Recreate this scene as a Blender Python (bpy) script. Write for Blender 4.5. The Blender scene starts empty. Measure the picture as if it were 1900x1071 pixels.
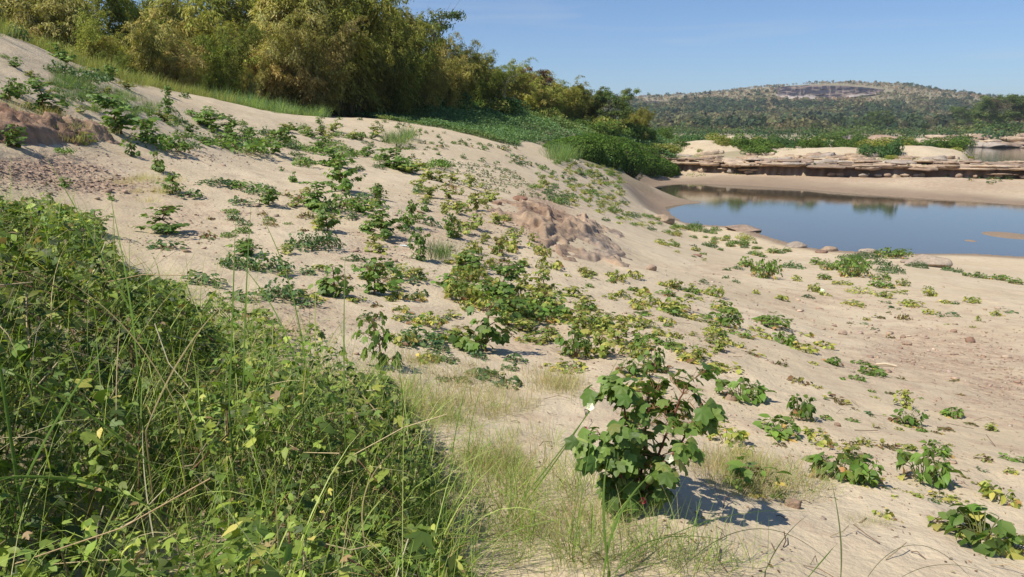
import bpy, bmesh, math, random
import numpy as np
from math import radians, sin, cos, tan, pi, atan2, sqrt

# ------------------------------------------------------------------ camera, sky, sun, exposure
SC = bpy.context.scene
COL = SC.collection
PITCH = radians(11.94); FP = 1382.0; CAM = np.array([0.0, 0.0, 6.0])
cam = bpy.data.cameras.new("camera"); camo = bpy.data.objects.new("camera", cam); COL.objects.link(camo)
camo.location = CAM; camo.rotation_euler = (pi/2 - PITCH, 0, 0)
cam.sensor_width = 36; cam.lens = FP/1900*36; cam.clip_start = 0.05; cam.clip_end = 9000
SC.camera = camo
SUN_EL = radians(54); SUN_D = np.array([-0.87, -0.48])     # horizontal direction towards the sun
SUN_D = SUN_D/np.linalg.norm(SUN_D)
W = bpy.data.worlds.new("World"); SC.world = W; W.use_nodes = True
wn = W.node_tree.nodes; wl = W.node_tree.links
bg = wn["Background"]; sky = wn.new("ShaderNodeTexSky"); sky.sky_type = 'NISHITA'; sky.sun_disc = False
sky.sun_elevation = SUN_EL; sky.sun_rotation = atan2(SUN_D[0], SUN_D[1]); sky.air_density = 1.0; sky.dust_density = 0.0; sky.ozone_density = 1.0
bg.inputs[1].default_value = 0.072
# a few faint cirrus wisps, fixed in the sky by direction
tc = wn.new("ShaderNodeTexCoord"); mp = wn.new("ShaderNodeMapping"); mp.inputs['Scale'].default_value = (2.2, 2.2, 26)
nz = wn.new("ShaderNodeTexNoise"); nz.inputs['Scale'].default_value = 1.6; nz.inputs['Detail'].default_value = 6
cr = wn.new("ShaderNodeMapRange"); cr.inputs[1].default_value = 0.56; cr.inputs[2].default_value = 0.82; cr.inputs[3].default_value = 0; cr.inputs[4].default_value = 0.35
mx = wn.new("ShaderNodeMixRGB"); mx.inputs[2].default_value = (7.0, 7.4, 7.8, 1)
wl.new(tc.outputs['Generated'], mp.inputs[0]); wl.new(mp.outputs[0], nz.inputs[0]); wl.new(nz.outputs[0], cr.inputs[0])
tn = wn.new("ShaderNodeMixRGB"); tn.blend_type = 'MULTIPLY'; tn.inputs[0].default_value = 1; tn.inputs[2].default_value = (0.72, 0.91, 1.22, 1)
wl.new(sky.outputs[0], tn.inputs[1]); wl.new(cr.outputs[0], mx.inputs[0]); wl.new(tn.outputs[0], mx.inputs[1]); wl.new(mx.outputs[0], bg.inputs[0])
sl = bpy.data.lights.new("sun", 'SUN'); sl.energy = 4.3; sl.angle = radians(0.5); sl.color = (1.0, 0.94, 0.83)
so = bpy.data.objects.new("sun", sl); COL.objects.link(so); so.location = (-40, -10, 60)
from mathutils import Vector
sd = Vector((SUN_D[0]*cos(SUN_EL), SUN_D[1]*cos(SUN_EL), sin(SUN_EL)))
so.rotation_euler = sd.to_track_quat('Z', 'Y').to_euler()
SC.view_settings.view_transform = 'Standard'; SC.view_settings.look = 'None'
SC.view_settings.exposure = 0.42; SC.view_settings.gamma = 1

# ------------------------------------------------------------------ maths helpers
RG = np.random.default_rng(11)
def ray(px, py, Y):
    a = (np.asarray(px, float)-950)/FP; b = (535.5-np.asarray(py, float))/FP
    dy = cos(PITCH)+b*sin(PITCH); dz = -sin(PITCH)+b*cos(PITCH)
    s = Y/dy
    return np.stack([a*s, np.broadcast_to(Y, s.shape)*1.0, 6+dz*s], -1)
def proj(P):
    P = np.asarray(P, float); x, y, z = P[..., 0], P[..., 1], P[..., 2]-6
    d = y*cos(PITCH)-z*sin(PITCH); u = y*sin(PITCH)+z*cos(PITCH)
    d = np.where(d < 0.05, 0.05, d)
    return 950+FP*x/d, 535.5-FP*u/d
_perm = RG.random((512, 512))
def vnoise(x, y):
    xi = np.floor(x).astype(int); yi = np.floor(y).astype(int); fx = x-xi; fy = y-yi
    fx = fx*fx*(3-2*fx); fy = fy*fy*(3-2*fy)
    a = _perm[xi % 512, yi % 512]; b = _perm[(xi+1) % 512, yi % 512]; c = _perm[xi % 512, (yi+1) % 512]; d = _perm[(xi+1) % 512, (yi+1) % 512]
    return (a*(1-fx)+b*fx)*(1-fy)+(c*(1-fx)+d*fx)*fy-0.5
def fbm(x, y, o=4, g=0.5):
    s = 0; a = 1
    for i in range(o):
        s = s+a*vnoise(x*2**i+17.3*i, y*2**i+5.1*i); a *= g
    return s
def sstep(a, b, x):
    t = np.clip((x-a)/(b-a), 0, 1); return t*t*(3-2*t)
def inpoly(px, py, poly):
    px = np.asarray(px); py = np.asarray(py); ins = np.zeros(px.shape, bool); n = len(poly)
    for i in range(n):
        x1, y1 = poly[i]; x2, y2 = poly[(i+1) % n]
        if y1 == y2: continue
        c = ((y1 > py) != (y2 > py)) & (px < (x2-x1)*(py-y1)/(y2-y1)+x1)
        ins ^= c
    return ins

# ------------------------------------------------------------------ the lie of the land
CP = [(950,1071,2.45),(1700,1071,2.75),(300,1071,2.05),(1200,940,3.05),(1700,950,3.5),(1400,850,4.3),(950,750,4.9),(1700,700,8.3),
 (1250,650,7.2),(900,655,6.6),(600,600,6.4),(300,450,8.8),(1250,500,16),(1700,560,16),(950,460,13),(630,355,15),(100,360,10),(100,262,12.5),
 (0,60,20),(200,140,25),(380,180,32),(400,260,22),(525,216,45),(600,300,24),(800,241,42),(700,221,47),(850,320,30),(1000,270,52),(1000,340,34),
 (1000,395,19.5),(1100,440,18),(1180,490,17.5),(1100,312,52),(1160,332,60),(1170,400,42),(1400,480,30),(1600,490,28),
 (1850,520,24),(1900,600,13),(1500,600,12.5),(1900,800,5.8),(1310,267,115),(1560,277,110),(1700,287,100),
 (900,200,85),(1190,247,120),(1000,222,95),(1000,245,72),(1100,262,78),(1050,285,66),(1100,240,100),(1220,262,105),(780,205,62)]
pts = [tuple(ray(*c)) for c in CP]
for (X, Y, z) in [(1.9,-1.5,4.6),(-4,-1.5,6.2),(7,-1.5,3.2),(15,-1.5,1.6),(-12,2,8.4),(-8,4,6.9),(-14,12,8.6),(-22,16,8.6),(-30,30,8.2),(-25,45,7.2),(-40,60,7.5),(-22,60,7.2),
        (-2,55,6.0),(-8,52,6.7),(-60,90,8),(-20,90,8.5),(0,125,7.5),(-60,130,8),(12,4,2.9),(16,10,1.3),(24,18,0.7),(20,30,0.3),(30,34,0.1),
        (18.0,91,0.7),(24,90,0.6),(34,82,0.6),(50,72,0.6),(70,66,0.8),(20,97,1.0),(36,84.5,.95),(53,80,1.0),(72,77,1.1),
        (22,108,2.2),(38,96,2.1),(55,91,2.1),(76,88,2.1),(45,104,3.3),(60,102,2.6),(75,100,2.6),(100,100,2.6),(100,60,1.2),(100,20,0.5),(60,10,0.3),
        (13.5,62,0.9),(10.6,50,0.5),(14,78,0.8),(17,70,0.1),(30,60,-0.3),(40,50,-0.3),(30,125,3.8),(50,125,3.6),(12,140,6),(-30,180,9),(-90,180,9)]:
    pts.append((X, Y, z))
P = np.array(pts)
def warp(X, Y): return np.stack([X/(np.maximum(Y, -3)+7)*1.6, np.log(np.maximum(Y, -3)+7)], -1)
U = warp(P[:, 0], P[:, 1]); NTP = n = len(U)
def tphi(r2): return np.where(r2 > 1e-12, 0.5*r2*np.log(np.maximum(r2, 1e-12)), 0)
K = tphi(((U[:, None]-U[None])**2).sum(-1))+np.eye(n)*0.0012
Q = np.concatenate([np.ones((n, 1)), U], 1)
A = np.block([[K, Q], [Q.T, np.zeros((3, 3))]])
SOL = np.linalg.solve(A, np.concatenate([P[:, 2], np.zeros(3)]))
def tps(X, Y):
    sh = X.shape; X = X.ravel(); Y = Y.ravel(); out = np.empty(len(X))
    for i in range(0, len(X), 40000):
        u = warp(X[i:i+40000], Y[i:i+40000])
        r2 = (u[:, None, 0]-U[None, :, 0])**2+(u[:, None, 1]-U[None, :, 1])**2
        out[i:i+40000] = tphi(r2)@SOL[:NTP]+SOL[NTP]+u@SOL[NTP+1:]
    return out.reshape(sh)
POOLPX = [(1203,349),(1240,342),(1300,341),(1400,345),(1500,352),(1600,361),(1700,368),(1800,374),(1900,381),(2100,392),(2400,410),(2500,470),(2200,492),(1980,482),
          (1900,477),(1800,471),(1700,471),(1600,468),(1530,464),(1480,456),(1420,438),(1370,421),(1310,418),(1268,414),(1245,398),(1232,384),(1262,380),(1305,376),(1262,370),(1222,362)]
def z0(px, py, z=0.0):
    b = (535.5-py)/FP; t = -(-sin(PITCH)+b*cos(PITCH))/(cos(PITCH)+b*sin(PITCH)); Y = (6-z)/t
    return tuple(ray(px, py, Y)[:2])
POOL = [z0(*p) for p in POOLPX]
def sdist(X, Y, poly):
    d = np.full(X.shape, 1e9)
    for i in range(len(poly)):
        x1, y1 = poly[i]; x2, y2 = poly[(i+1) % len(poly)]; dx, dy = x2-x1, y2-y1
        t = np.clip(((X-x1)*dx+(Y-y1)*dy)/(dx*dx+dy*dy+1e-9), 0, 1)
        d = np.minimum(d, (X-x1-t*dx)**2+(Y-y1-t*dy)**2)
    d = np.sqrt(d); return np.where(inpoly(X, Y, poly), -d, d)
def ledgeY(X): return np.interp(X, [10, 21.7, 30, 39.5, 56.4, 75], [104, 99.5, 91.5, 86, 82.5, 80])+1.3*vnoise(X*0.11, X*0+3.3)+0.8*vnoise(X*0.4, X*0+9.1)
SKY = np.array([(-900,190),(600,196),(900,200),(1100,190),(1160,184),(1200,180),(1300,174),(1400,164),(1480,158),(1560,153),(1650,159),(1700,167),(1800,180),(1860,187),(1950,196),(2200,205),(3200,215)], float)
def farz(X, Y):
    Ys = np.maximum(Y, 100); px = 950+FP*X/(Ys*cos(PITCH)*1.02)
    s = np.arctan((535.5-np.interp(px, SKY[:, 0], SKY[:, 1]))/FP)-PITCH
    base = 3+1.5*sstep(300, 420, Y)+9*sstep(1780, 2000, px)*sstep(330, 520, Y)
    low = np.arctan((base-6)/np.maximum(Y, 650)); low = np.where(Y < 650, 0, low)
    t = sstep(600, 1650, Y); t = 0.35*t+0.65*np.clip((Y-650)/1000, 0, 1)**1.3
    zz = 6+np.minimum(Y, 1650)*np.tan(low+(s-low)*t)
    bump = 14*fbm(X/170, Y/170, 4)*sstep(650, 1100, Y)*sstep(1900, 1500, Y)
    back = -(np.maximum(Y-1800, 0))*0.03
    return np.where(Y < 650, base, zz)+bump*0.7+back
def ground(X, Y, fine=True):
    X = np.asarray(X, float); Y = np.asarray(Y, float)
    z = tps(X, np.minimum(Y, 190))
    z = z+0.10*fbm(X*0.28, Y*0.28, 3)*sstep(3, 12, Y)+0.05*fbm(X*1.1+9, Y*1.1, 3)
    if fine: z = z+0.030*fbm(X*3.6, Y*3.6, 3)*(1-sstep(20, 50, Y))
    # rock shelf step
    s = Y-ledgeY(X); m = (X > 17) & (s > -5) & (s < 9)
    zs = np.where(s < 0.9, np.minimum(z, 0.78+0.03*s), np.maximum(z, 1.92+0.02*s))
    z = np.where(m, z+(zs-z)*np.clip((X-17)/3, 0, 1)*np.clip((9-np.abs(s))/3, 0, 1)*np.clip((s+5)/2, 0, 1), z)
    # pool
    d = sdist(X, Y, POOL)
    wob = 0.25*fbm(X*0.5, Y*0.5, 3)
    near = sstep(52, 42, Y)
    inside = -0.03-0.10*np.minimum(-d, 6)
    w = sstep(0, 5.5, d+wob)
    zo = np.minimum(z, 0.03+(0.12+0.2*near)*np.maximum(d, 0)+np.maximum(z-0.4, 0)*w*1.0)
    zo = np.maximum(zo*(1-w)+z*w, 0.03)
    z = np.where((Y < 100) & (d < 8) & (Y > 20), np.where(d < 0, inside, zo), z)
    for (cx, cy, rx, ry, h) in ISL:
        q = ((X-cx)/rx)**2+((Y-cy)/ry)**2
        z = np.where((q < 4) & (d < 0), np.maximum(z, h*(1-q)), z)
    # river behind the bar, and the gap at the right end of the shelf
    gp = sstep(0.592, 0.635, X/np.maximum(Y, 5))*sstep(90, 104, Y)*(Y < 290)
    z = z*(1-gp)-0.9*gp
    r = sstep(128, 152, Y)*sstep(-10, 20, X)
    z = z*(1-r)+(-1.2)*r
    # far bank and hill
    f = sstep(288, 312, Y+18*fbm(X/40, X*0+2, 3)); fz = farz(X, Y)
    fl = sstep(150, 300, Y)*(1-sstep(-10, 20, X))
    z = z*(1-np.maximum(f, fl))+fz*np.maximum(f, fl)
    return z
ISL = []
for (px, py, w, h) in [(1872,437,34,0.10),(1801,447,9,0.05)]:
    x, y = z0(px, py); k = w/FP*y; ISL.append((x, y, k*1.15, k*1.6, h))
def hit(px, py, ymin=1.6, ymax=500):
    """where the sight line through a picture point meets the ground"""
    px = np.atleast_1d(np.asarray(px, float)); py = np.atleast_1d(np.asarray(py, float))
    k = np.arange(len(px)); Ys = np.geomspace(ymin, ymax, 110)
    def cross(Yg):
        R3 = ray(px[:, None]+0*Yg, py[:, None]+0*Yg, Yg); g = ground(R3[..., 0], R3[..., 1], False); i = np.maximum(np.argmax(R3[..., 2] < g, 1), 1); return R3, g, i
    R3, g, i = cross(np.broadcast_to(Ys, (len(px), len(Ys))))
    t = np.linspace(0, 1, 9)[None]; R3, g, i = cross(Ys[i-1][:, None]*(1-t)+Ys[i][:, None]*t)
    a = R3[k, i-1]; b = R3[k, i]; da = a[:, 2]-g[k, i-1]; db = g[k, i]-b[:, 2]
    t = np.clip(da/(da+db+1e-9), 0, 1)[:, None]; p = a+(b-a)*t
    p[:, 2] = ground(p[:, 0], p[:, 1]); return p

# ------------------------------------------------------------------ materials
def mat(name):
    m = bpy.data.materials.new(name); m.use_nodes = True; nt = m.node_tree
    return m, nt, nt.nodes["Principled BSDF"]
def N(nt, t, **kw):
    nd = nt.nodes.new("ShaderNode"+t)
    for k, v in kw.items():
        if k in nd.inputs.keys(): nd.inputs[k].default_value = v
        else: setattr(nd, k, v)
    return nd
def noise(nt, scale, detail=5, rough=0.6, vec=None):
    nd = N(nt, "TexNoise"); nd.inputs['Scale'].default_value = scale; nd.inputs['Detail'].default_value = detail; nd.inputs['Roughness'].default_value = rough
    if vec is not None: nt.links.new(vec, nd.inputs['Vector'])
    return nd
def mixc(nt, fac, a, b, mode='MIX'):
    m = N(nt, "MixRGB"); m.blend_type = mode
    for i, v in ((0, fac), (1, a), (2, b)):
        if hasattr(v, 'links'): nt.links.new(v, m.inputs[i])
        elif i == 0: m.inputs[0].default_value = v
        else: m.inputs[i].default_value = (*v, 1)
    return m.outputs[0]
def rng(nt, v, a, b, c=0, d=1):
    m = N(nt, "MapRange"); nt.links.new(v, m.inputs[0])
    for i, x in enumerate((a, b, c, d)): m.inputs[i+1].default_value = x
    return m.outputs[0]
def bump(nt, h, strength, dist, normal=None):
    b = N(nt, "Bump"); b.inputs['Strength'].default_value = strength; b.inputs['Distance'].default_value = dist
    nt.links.new(h, b.inputs['Height'])
    if normal is not None: nt.links.new(normal, b.inputs['Normal'])
    return b.outputs[0]
def leafmat(name, trans=0.3, rough=0.45, spec=0.4):
    m, nt, p = mat(name)
    at = N(nt, "Attribute"); at.attribute_name = "Col"
    oi = N(nt, "ObjectInfo"); hsv = N(nt, "HueSaturation")
    nt.links.new(rng(nt, oi.outputs['Random'], 0, 1, 0.95, 1.38), hsv.inputs['Value'])
    nt.links.new(at.outputs['Color'], hsv.inputs['Color'])
    nt.links.new(hsv.outputs[0], p.inputs['Base Color']); p.inputs['Roughness'].default_value = rough
    p.inputs['Specular IOR Level'].default_value = spec
    tr = N(nt, "BsdfTranslucent"); tcol = mixc(nt, 1.0, hsv.outputs[0], (1.25, 1.35, 0.6), 'MULTIPLY'); nt.links.new(tcol, tr.inputs[0])
    ms = N(nt, "MixShader"); ms.inputs[0].default_value = trans
    nt.links.new(p.outputs[0], ms.inputs[1]); nt.links.new(tr.outputs[0], ms.inputs[2])
    nt.links.new(ms.outputs[0], nt.nodes["Material Output"].inputs[0]); return m
def colmat(name, rough=0.8, nscale=8, namp=0.3, bs=0.4, bd=0.02, wide=0.5):
    m, nt, p = mat(name); at = N(nt, "Attribute"); at.attribute_name = "Col"
    geo = N(nt, "NewGeometry")
    n1 = noise(nt, nscale, 8, 0.65, geo.outputs['Position']); n2 = noise(nt, nscale*0.13, 4, 0.6, geo.outputs['Position'])
    v = N(nt, "HueSaturation"); nt.links.new(at.outputs['Color'], v.inputs['Color'])
    s = N(nt, "Math"); s.operation = 'ADD'
    nt.links.new(rng(nt, n1.outputs[0], 0.25, 0.75, 1-namp, 1+namp), s.inputs[0]); nt.links.new(rng(nt, n2.outputs[0], 0.3, 0.7, -namp*wide, namp*wide), s.inputs[1])
    nt.links.new(s.outputs[0], v.inputs['Value']); nt.links.new(v.outputs[0], p.inputs['Base Color'])
    p.inputs['Roughness'].default_value = rough; p.inputs['Specular IOR Level'].default_value = 0.2
    nt.links.new(bump(nt, n1.outputs[0], bs, bd), p.inputs['Normal']); return m
M_LEAF = leafmat("leaf", 0.32, 0.5, 0.28); M_GRASS = leafmat("grass_blade", 0.4, 0.6, 0.12); M_FAR = leafmat("far_leaf", 0.3, 0.8, 0.06)
M_STEM = colmat("stem", 0.6, 60, 0.2, 0.2, 0.002); M_BARK = colmat("bark", 0.85, 12, 0.35, 0.5, 0.02)
M_ROCK = colmat("rock", 0.9, 7, 0.32, 0.8, 0.05, 0.8); M_FARROCK = colmat("cliff_rock", 0.9, 0.12, 0.35, 0.8, 2.0, 0.6)
M_PETAL = leafmat("petal", 0.4, 0.6, 0.2)
def sandmat():
    m, nt, p = mat("sand"); at = N(nt, "Attribute"); at.attribute_name = "Col"; sp = N(nt, "SeparateColor"); nt.links.new(at.outputs['Color'], sp.inputs[0])
    geo = N(nt, "NewGeometry"); pos = geo.outputs['Position']
    big = noise(nt, 0.35, 3, 0.6, pos); mid = noise(nt, 2.6, 4, 0.65, pos); fine = noise(nt, 22, 4, 0.7, pos); grit = noise(nt, 190, 2, 0.7, pos)
    c = mixc(nt, rng(nt, big.outputs[0], 0.35, 0.65), (0.485, 0.385, 0.245), (0.55, 0.45, 0.305))
    c = mixc(nt, rng(nt, mid.outputs[0], 0.5, 0.72, 0, 0.55), c, (0.38, 0.265, 0.175))
    # clay: cracked, redder
    clay = N(nt, "Math"); clay.operation = 'MULTIPLY_ADD'; nt.links.new(sp.outputs[0], clay.inputs[0]); clay.inputs[1].default_value = 1.6
    nt.links.new(rng(nt, mid.outputs[0], 0.3, 0.7, -0.5, 0.2), clay.inputs[2]); ccl = N(nt, "Clamp"); nt.links.new(clay.outputs[0], ccl.inputs[0])
    cc = mixc(nt, rng(nt, fine.outputs[0], 0.35, 0.65), (0.27, 0.165, 0.105), (0.40, 0.27, 0.18))
    c = mixc(nt, ccl.outputs[0], c, cc)
    # litter and turf under the plants
    gc = mixc(nt, rng(nt, fine.outputs[0], 0.4, 0.6), (0.10, 0.11, 0.04), (0.20, 0.17, 0.08))
    c = mixc(nt, sp.outputs[1], c, gc)
    # wet rim, by soil moisture; also carries shade painted into the shelf undercut
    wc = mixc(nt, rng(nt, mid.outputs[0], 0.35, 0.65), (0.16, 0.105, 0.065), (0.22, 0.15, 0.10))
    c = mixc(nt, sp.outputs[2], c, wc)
    c = mixc(nt, rng(nt, grit.outputs[0], 0.3, 0.7, 0.0, 0.35), c, (0.60, 0.51, 0.39))
    nt.links.new(c, p.inputs['Base Color']); p.inputs['Roughness'].default_value = 0.95; p.inputs['Specular IOR Level'].default_value = 0.12
    vo = N(nt, "TexVoronoi"); vo.inputs['Scale'].default_value = 9; vo.feature = 'F1'
    dn = mixc(nt, 0.12, pos, noise(nt, 9, 2, 0.6, pos).outputs[1], 'ADD'); nt.links.new(dn, vo.inputs['Vector'])
    def sc(o, k, extra=None):
        q = N(nt, "Math"); q.operation = 'MULTIPLY_ADD'; nt.links.new(o, q.inputs[0]); q.inputs[1].default_value = k
        if extra is None: q.inputs[2].default_value = 0
        else: nt.links.new(extra, q.inputs[2])
        return q.outputs[0]
    hm = N(nt, "Math"); hm.operation = 'MULTIPLY'; nt.links.new(vo.outputs[0], hm.inputs[0]); nt.links.new(ccl.outputs[0], hm.inputs[1])
    h = sc(mid.outputs[0], 0.06, sc(fine.outputs[0], 0.017, sc(hm.outputs[0], -0.06, sc(grit.outputs[0], 0.0012))))
    n4 = bump(nt, h, 0.85, 1.0)
    nt.links.new(n4, p.inputs['Normal']); return m
M_SAND = sandmat()

# ------------------------------------------------------------------ mesh helpers
class G:
    def __init__(s): s.v = []; s.f = []; s.c = []; s.n = 0
    def add(s, V, F, C):
        V = np.asarray(V, float); F = np.asarray(F, int)
        C = np.asarray(C, float)
        if C.ndim == 1: C = np.broadcast_to(C, (len(V), 3))
        s.v.append(V); s.f.append(F+s.n); s.c.append(C); s.n += len(V); return s
    def merge(s, o, M=None, t=None):
        V = np.concatenate(o.v); F = np.concatenate(o.f); C = np.concatenate(o.c)
        if M is not None: V = V@np.asarray(M).T
        if t is not None: V = V+t
        return s.add(V, F, C)
    def build(s, name, m, parent=None, smooth=False):
        V = np.concatenate(s.v); C = np.concatenate(s.c)
        F3 = np.concatenate(s.f)
        me = bpy.data.meshes.new(name); me.vertices.add(len(V)); me.vertices.foreach_set("co", V.astype(np.float32).ravel())
        nf, k = F3.shape; me.loops.add(nf*k); me.polygons.add(nf)
        me.loops.foreach_set("vertex_index", F3.astype(np.int32).ravel())
        me.polygons.foreach_set("loop_start", np.arange(0, nf*k, k, dtype=np.int32)); me.polygons.foreach_set("loop_total", np.full(nf, k, np.int32))
        if smooth: me.polygons.foreach_set("use_smooth", np.ones(nf, bool))
        me.update(calc_edges=True); me.validate()
        ca = me.color_attributes.new("Col", 'FLOAT_COLOR', 'POINT'); ca.data.foreach_set("color", np.concatenate([C, np.ones((len(C), 1))], 1).astype(np.float32).ravel())
        me.materials.append(m); o = bpy.data.objects.new(name, me); COL.objects.link(o)
        if parent is not None: o.parent = parent
        return o
def nrm(v): return v/np.maximum(np.linalg.norm(v, axis=-1, keepdims=True), 1e-9)
def frames(d, up):
    x = nrm(d); y = nrm(np.cross(up, x)); z = np.cross(x, y); return np.stack([x, y, z], -1)
def inst(g, T, pos, Rm, sc, col):
    V0, F0 = T; n = len(pos)
    if n == 0: return
    sc = np.asarray(sc, float); sc = sc[:, None] if sc.ndim == 1 else sc
    V = np.einsum('nij,nkj->nki', Rm, V0[None]*sc[:, None, :])+pos[:, None]
    F = F0[None]+(np.arange(n)*len(V0))[:, None, None]
    C = np.repeat(col, len(V0), 0)
    g.add(V.reshape(-1, 3), F.reshape(-1, 3), C)
OVATE = (np.array([(0,0,0),(.35,.27,.06),(.35,0,0),(.35,-.27,.06),(.72,.19,.0),(.72,0,-.06),(.72,-.19,.0),(1,0,-.2)]), np.array([(0,2,1),(0,3,2),(2,5,4),(2,4,1),(3,6,5),(3,5,2),(5,7,4),(6,7,5)]))
DIAM = (np.array([(0,0,0),(.5,.26,.05),(1,0,-.12),(.5,-.26,.05)]), np.array([(0,2,1),(0,3,2)]))
NARROW = (np.array([(0,0,0),(.4,.09,.02),(1,0,-.12),(.4,-.09,.02)]), np.array([(0,2,1),(0,3,2)]))
def lobed(nl=5):
    P = []
    spec = [(0, 1, .0), (14, .84, 0), (27, .66, .04), (42, .78, 0), (54, .88, -.02), (67, .72, 0), (84, .56, .04), (100, .60, 0), (114, .62, 0), (132, .48, 0), (156, .34, .03)]
    if nl == 3: spec = [(0, 1, 0), (13, .78, 0), (26, .42, .04), (44, .62, 0), (58, .74, -.02), (72, .5, 0), (100, .33, .03), (140, .26, .02)]
    for (a, r, z) in spec: P.append((r*cos(radians(a)), r*sin(radians(a)), z-.22*r*r))
    for (a, r, z) in spec[:0:-1]: P.append((r*cos(radians(a)), -r*sin(radians(a)), z-.22*r*r))
    V = np.array([(0, 0, 0.02)]+P); k = len(P)
    return V*np.array([.72, .72, .72]), np.array([(0, 1+i, 1+(i+1) % k) for i in range(k)])
LOBED = lobed(5); LOB3 = lobed(3)
def tube(g, pts, rad, col, sides=5):
    pts = np.asarray(pts, float); rad = np.broadcast_to(rad, (len(pts),)); t = nrm(np.gradient(pts, axis=0))
    ref = np.array([0.31, 0.87, 0.21]); a = nrm(np.cross(t, ref)); b = np.cross(t, a); an = np.arange(sides)*2*pi/sides
    V = pts[:, None]+rad[:, None, None]*(np.cos(an)[None, :, None]*a[:, None]+np.sin(an)[None, :, None]*b[:, None])
    F = []
    for i in range(len(pts)-1):
        for j in range(sides):
            k = (j+1) % sides; p, q, r, s = i*sides+j, i*sides+k, (i+1)*sides+k, (i+1)*sides+j; F += [(p, q, r), (p, r, s)]
    g.add(V.reshape(-1, 3), F, col)
def blades(g, base, L, az, a0, curl, wd, col, seg=6, rs=None):
    """curved tapering grass blades, one ribbon each"""
    n = len(base); t = np.linspace(0, 1, seg+1); ang = a0[:, None]+curl[:, None]*t[None]**1.4
    dl = L[:, None]/seg; am = (ang[:, 1:]+ang[:, :-1])/2
    hx = np.concatenate([np.zeros((n, 1)), np.cumsum(np.sin(am)*dl, 1)], 1); hz = np.concatenate([np.zeros((n, 1)), np.cumsum(np.cos(am)*dl, 1)], 1)
    dx, dy = np.cos(az)[:, None], np.sin(az)[:, None]
    C = np.stack([base[:, 0:1]+hx*dx, base[:, 1:2]+hx*dy, base[:, 2:3]+hz], -1)
    tw = RG.uniform(-1, 1, n)[:, None]
    side = np.stack([-dy*np.cos(tw)+0*t, dx*np.cos(tw)+0*t, np.sin(tw)*0.6+0*t], -1)
    w = wd[:, None]*np.minimum(1, 0.35+2.5*t)*(1-t**2.2)+0.0003
    Vl = C-side*w[..., None]; Vr = C+side*w[..., None]
    V = np.stack([Vl, Vr], 2).reshape(n, -1, 3)
    F = []
    for i in range(seg): F += [(2*i, 2*i+1, 2*i+3), (2*i, 2*i+3, 2*i+2)]
    F = np.array(F)[None]+(np.arange(n)*(2*seg+2))[:, None, None]
    g.add(V.reshape(-1, 3), F.reshape(-1, 3), np.repeat(col, 2*seg+2, 0))
def cols(n, pal, w=None, j=0.18, r=None):
    r = r or RG; pal = np.array(pal); i = r.choice(len(pal), n, p=None if w is None else np.array(w)/np.sum(w))
    return np.clip(pal[i]*(1+r.normal(0, j, (n, 1)))*(1+r.normal(0, j*0.3, (n, 3))), 0.004, 0.9)
def tag(o, label, cat, group=None, kind=None):
    if label: o['label'] = label
    if cat: o['category'] = cat
    if group: o['group'] = group
    if kind: o['kind'] = kind
    return o
def empty(name, loc, rz=0, sc=1):
    o = bpy.data.objects.new(name, None); COL.objects.link(o); o.location = loc; o.rotation_euler = (0, 0, rz); o.scale = (sc, sc, sc) if np.isscalar(sc) else sc
    o.empty_display_size = 0.1; return o
def ctree(o, parent=None):
    c = o.copy(); COL.objects.link(c); c.parent = parent
    for ch in [x for x in KIDS.get(o.name, [])]: ctree(ch, c)
    return c
KIDS = {}

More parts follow.
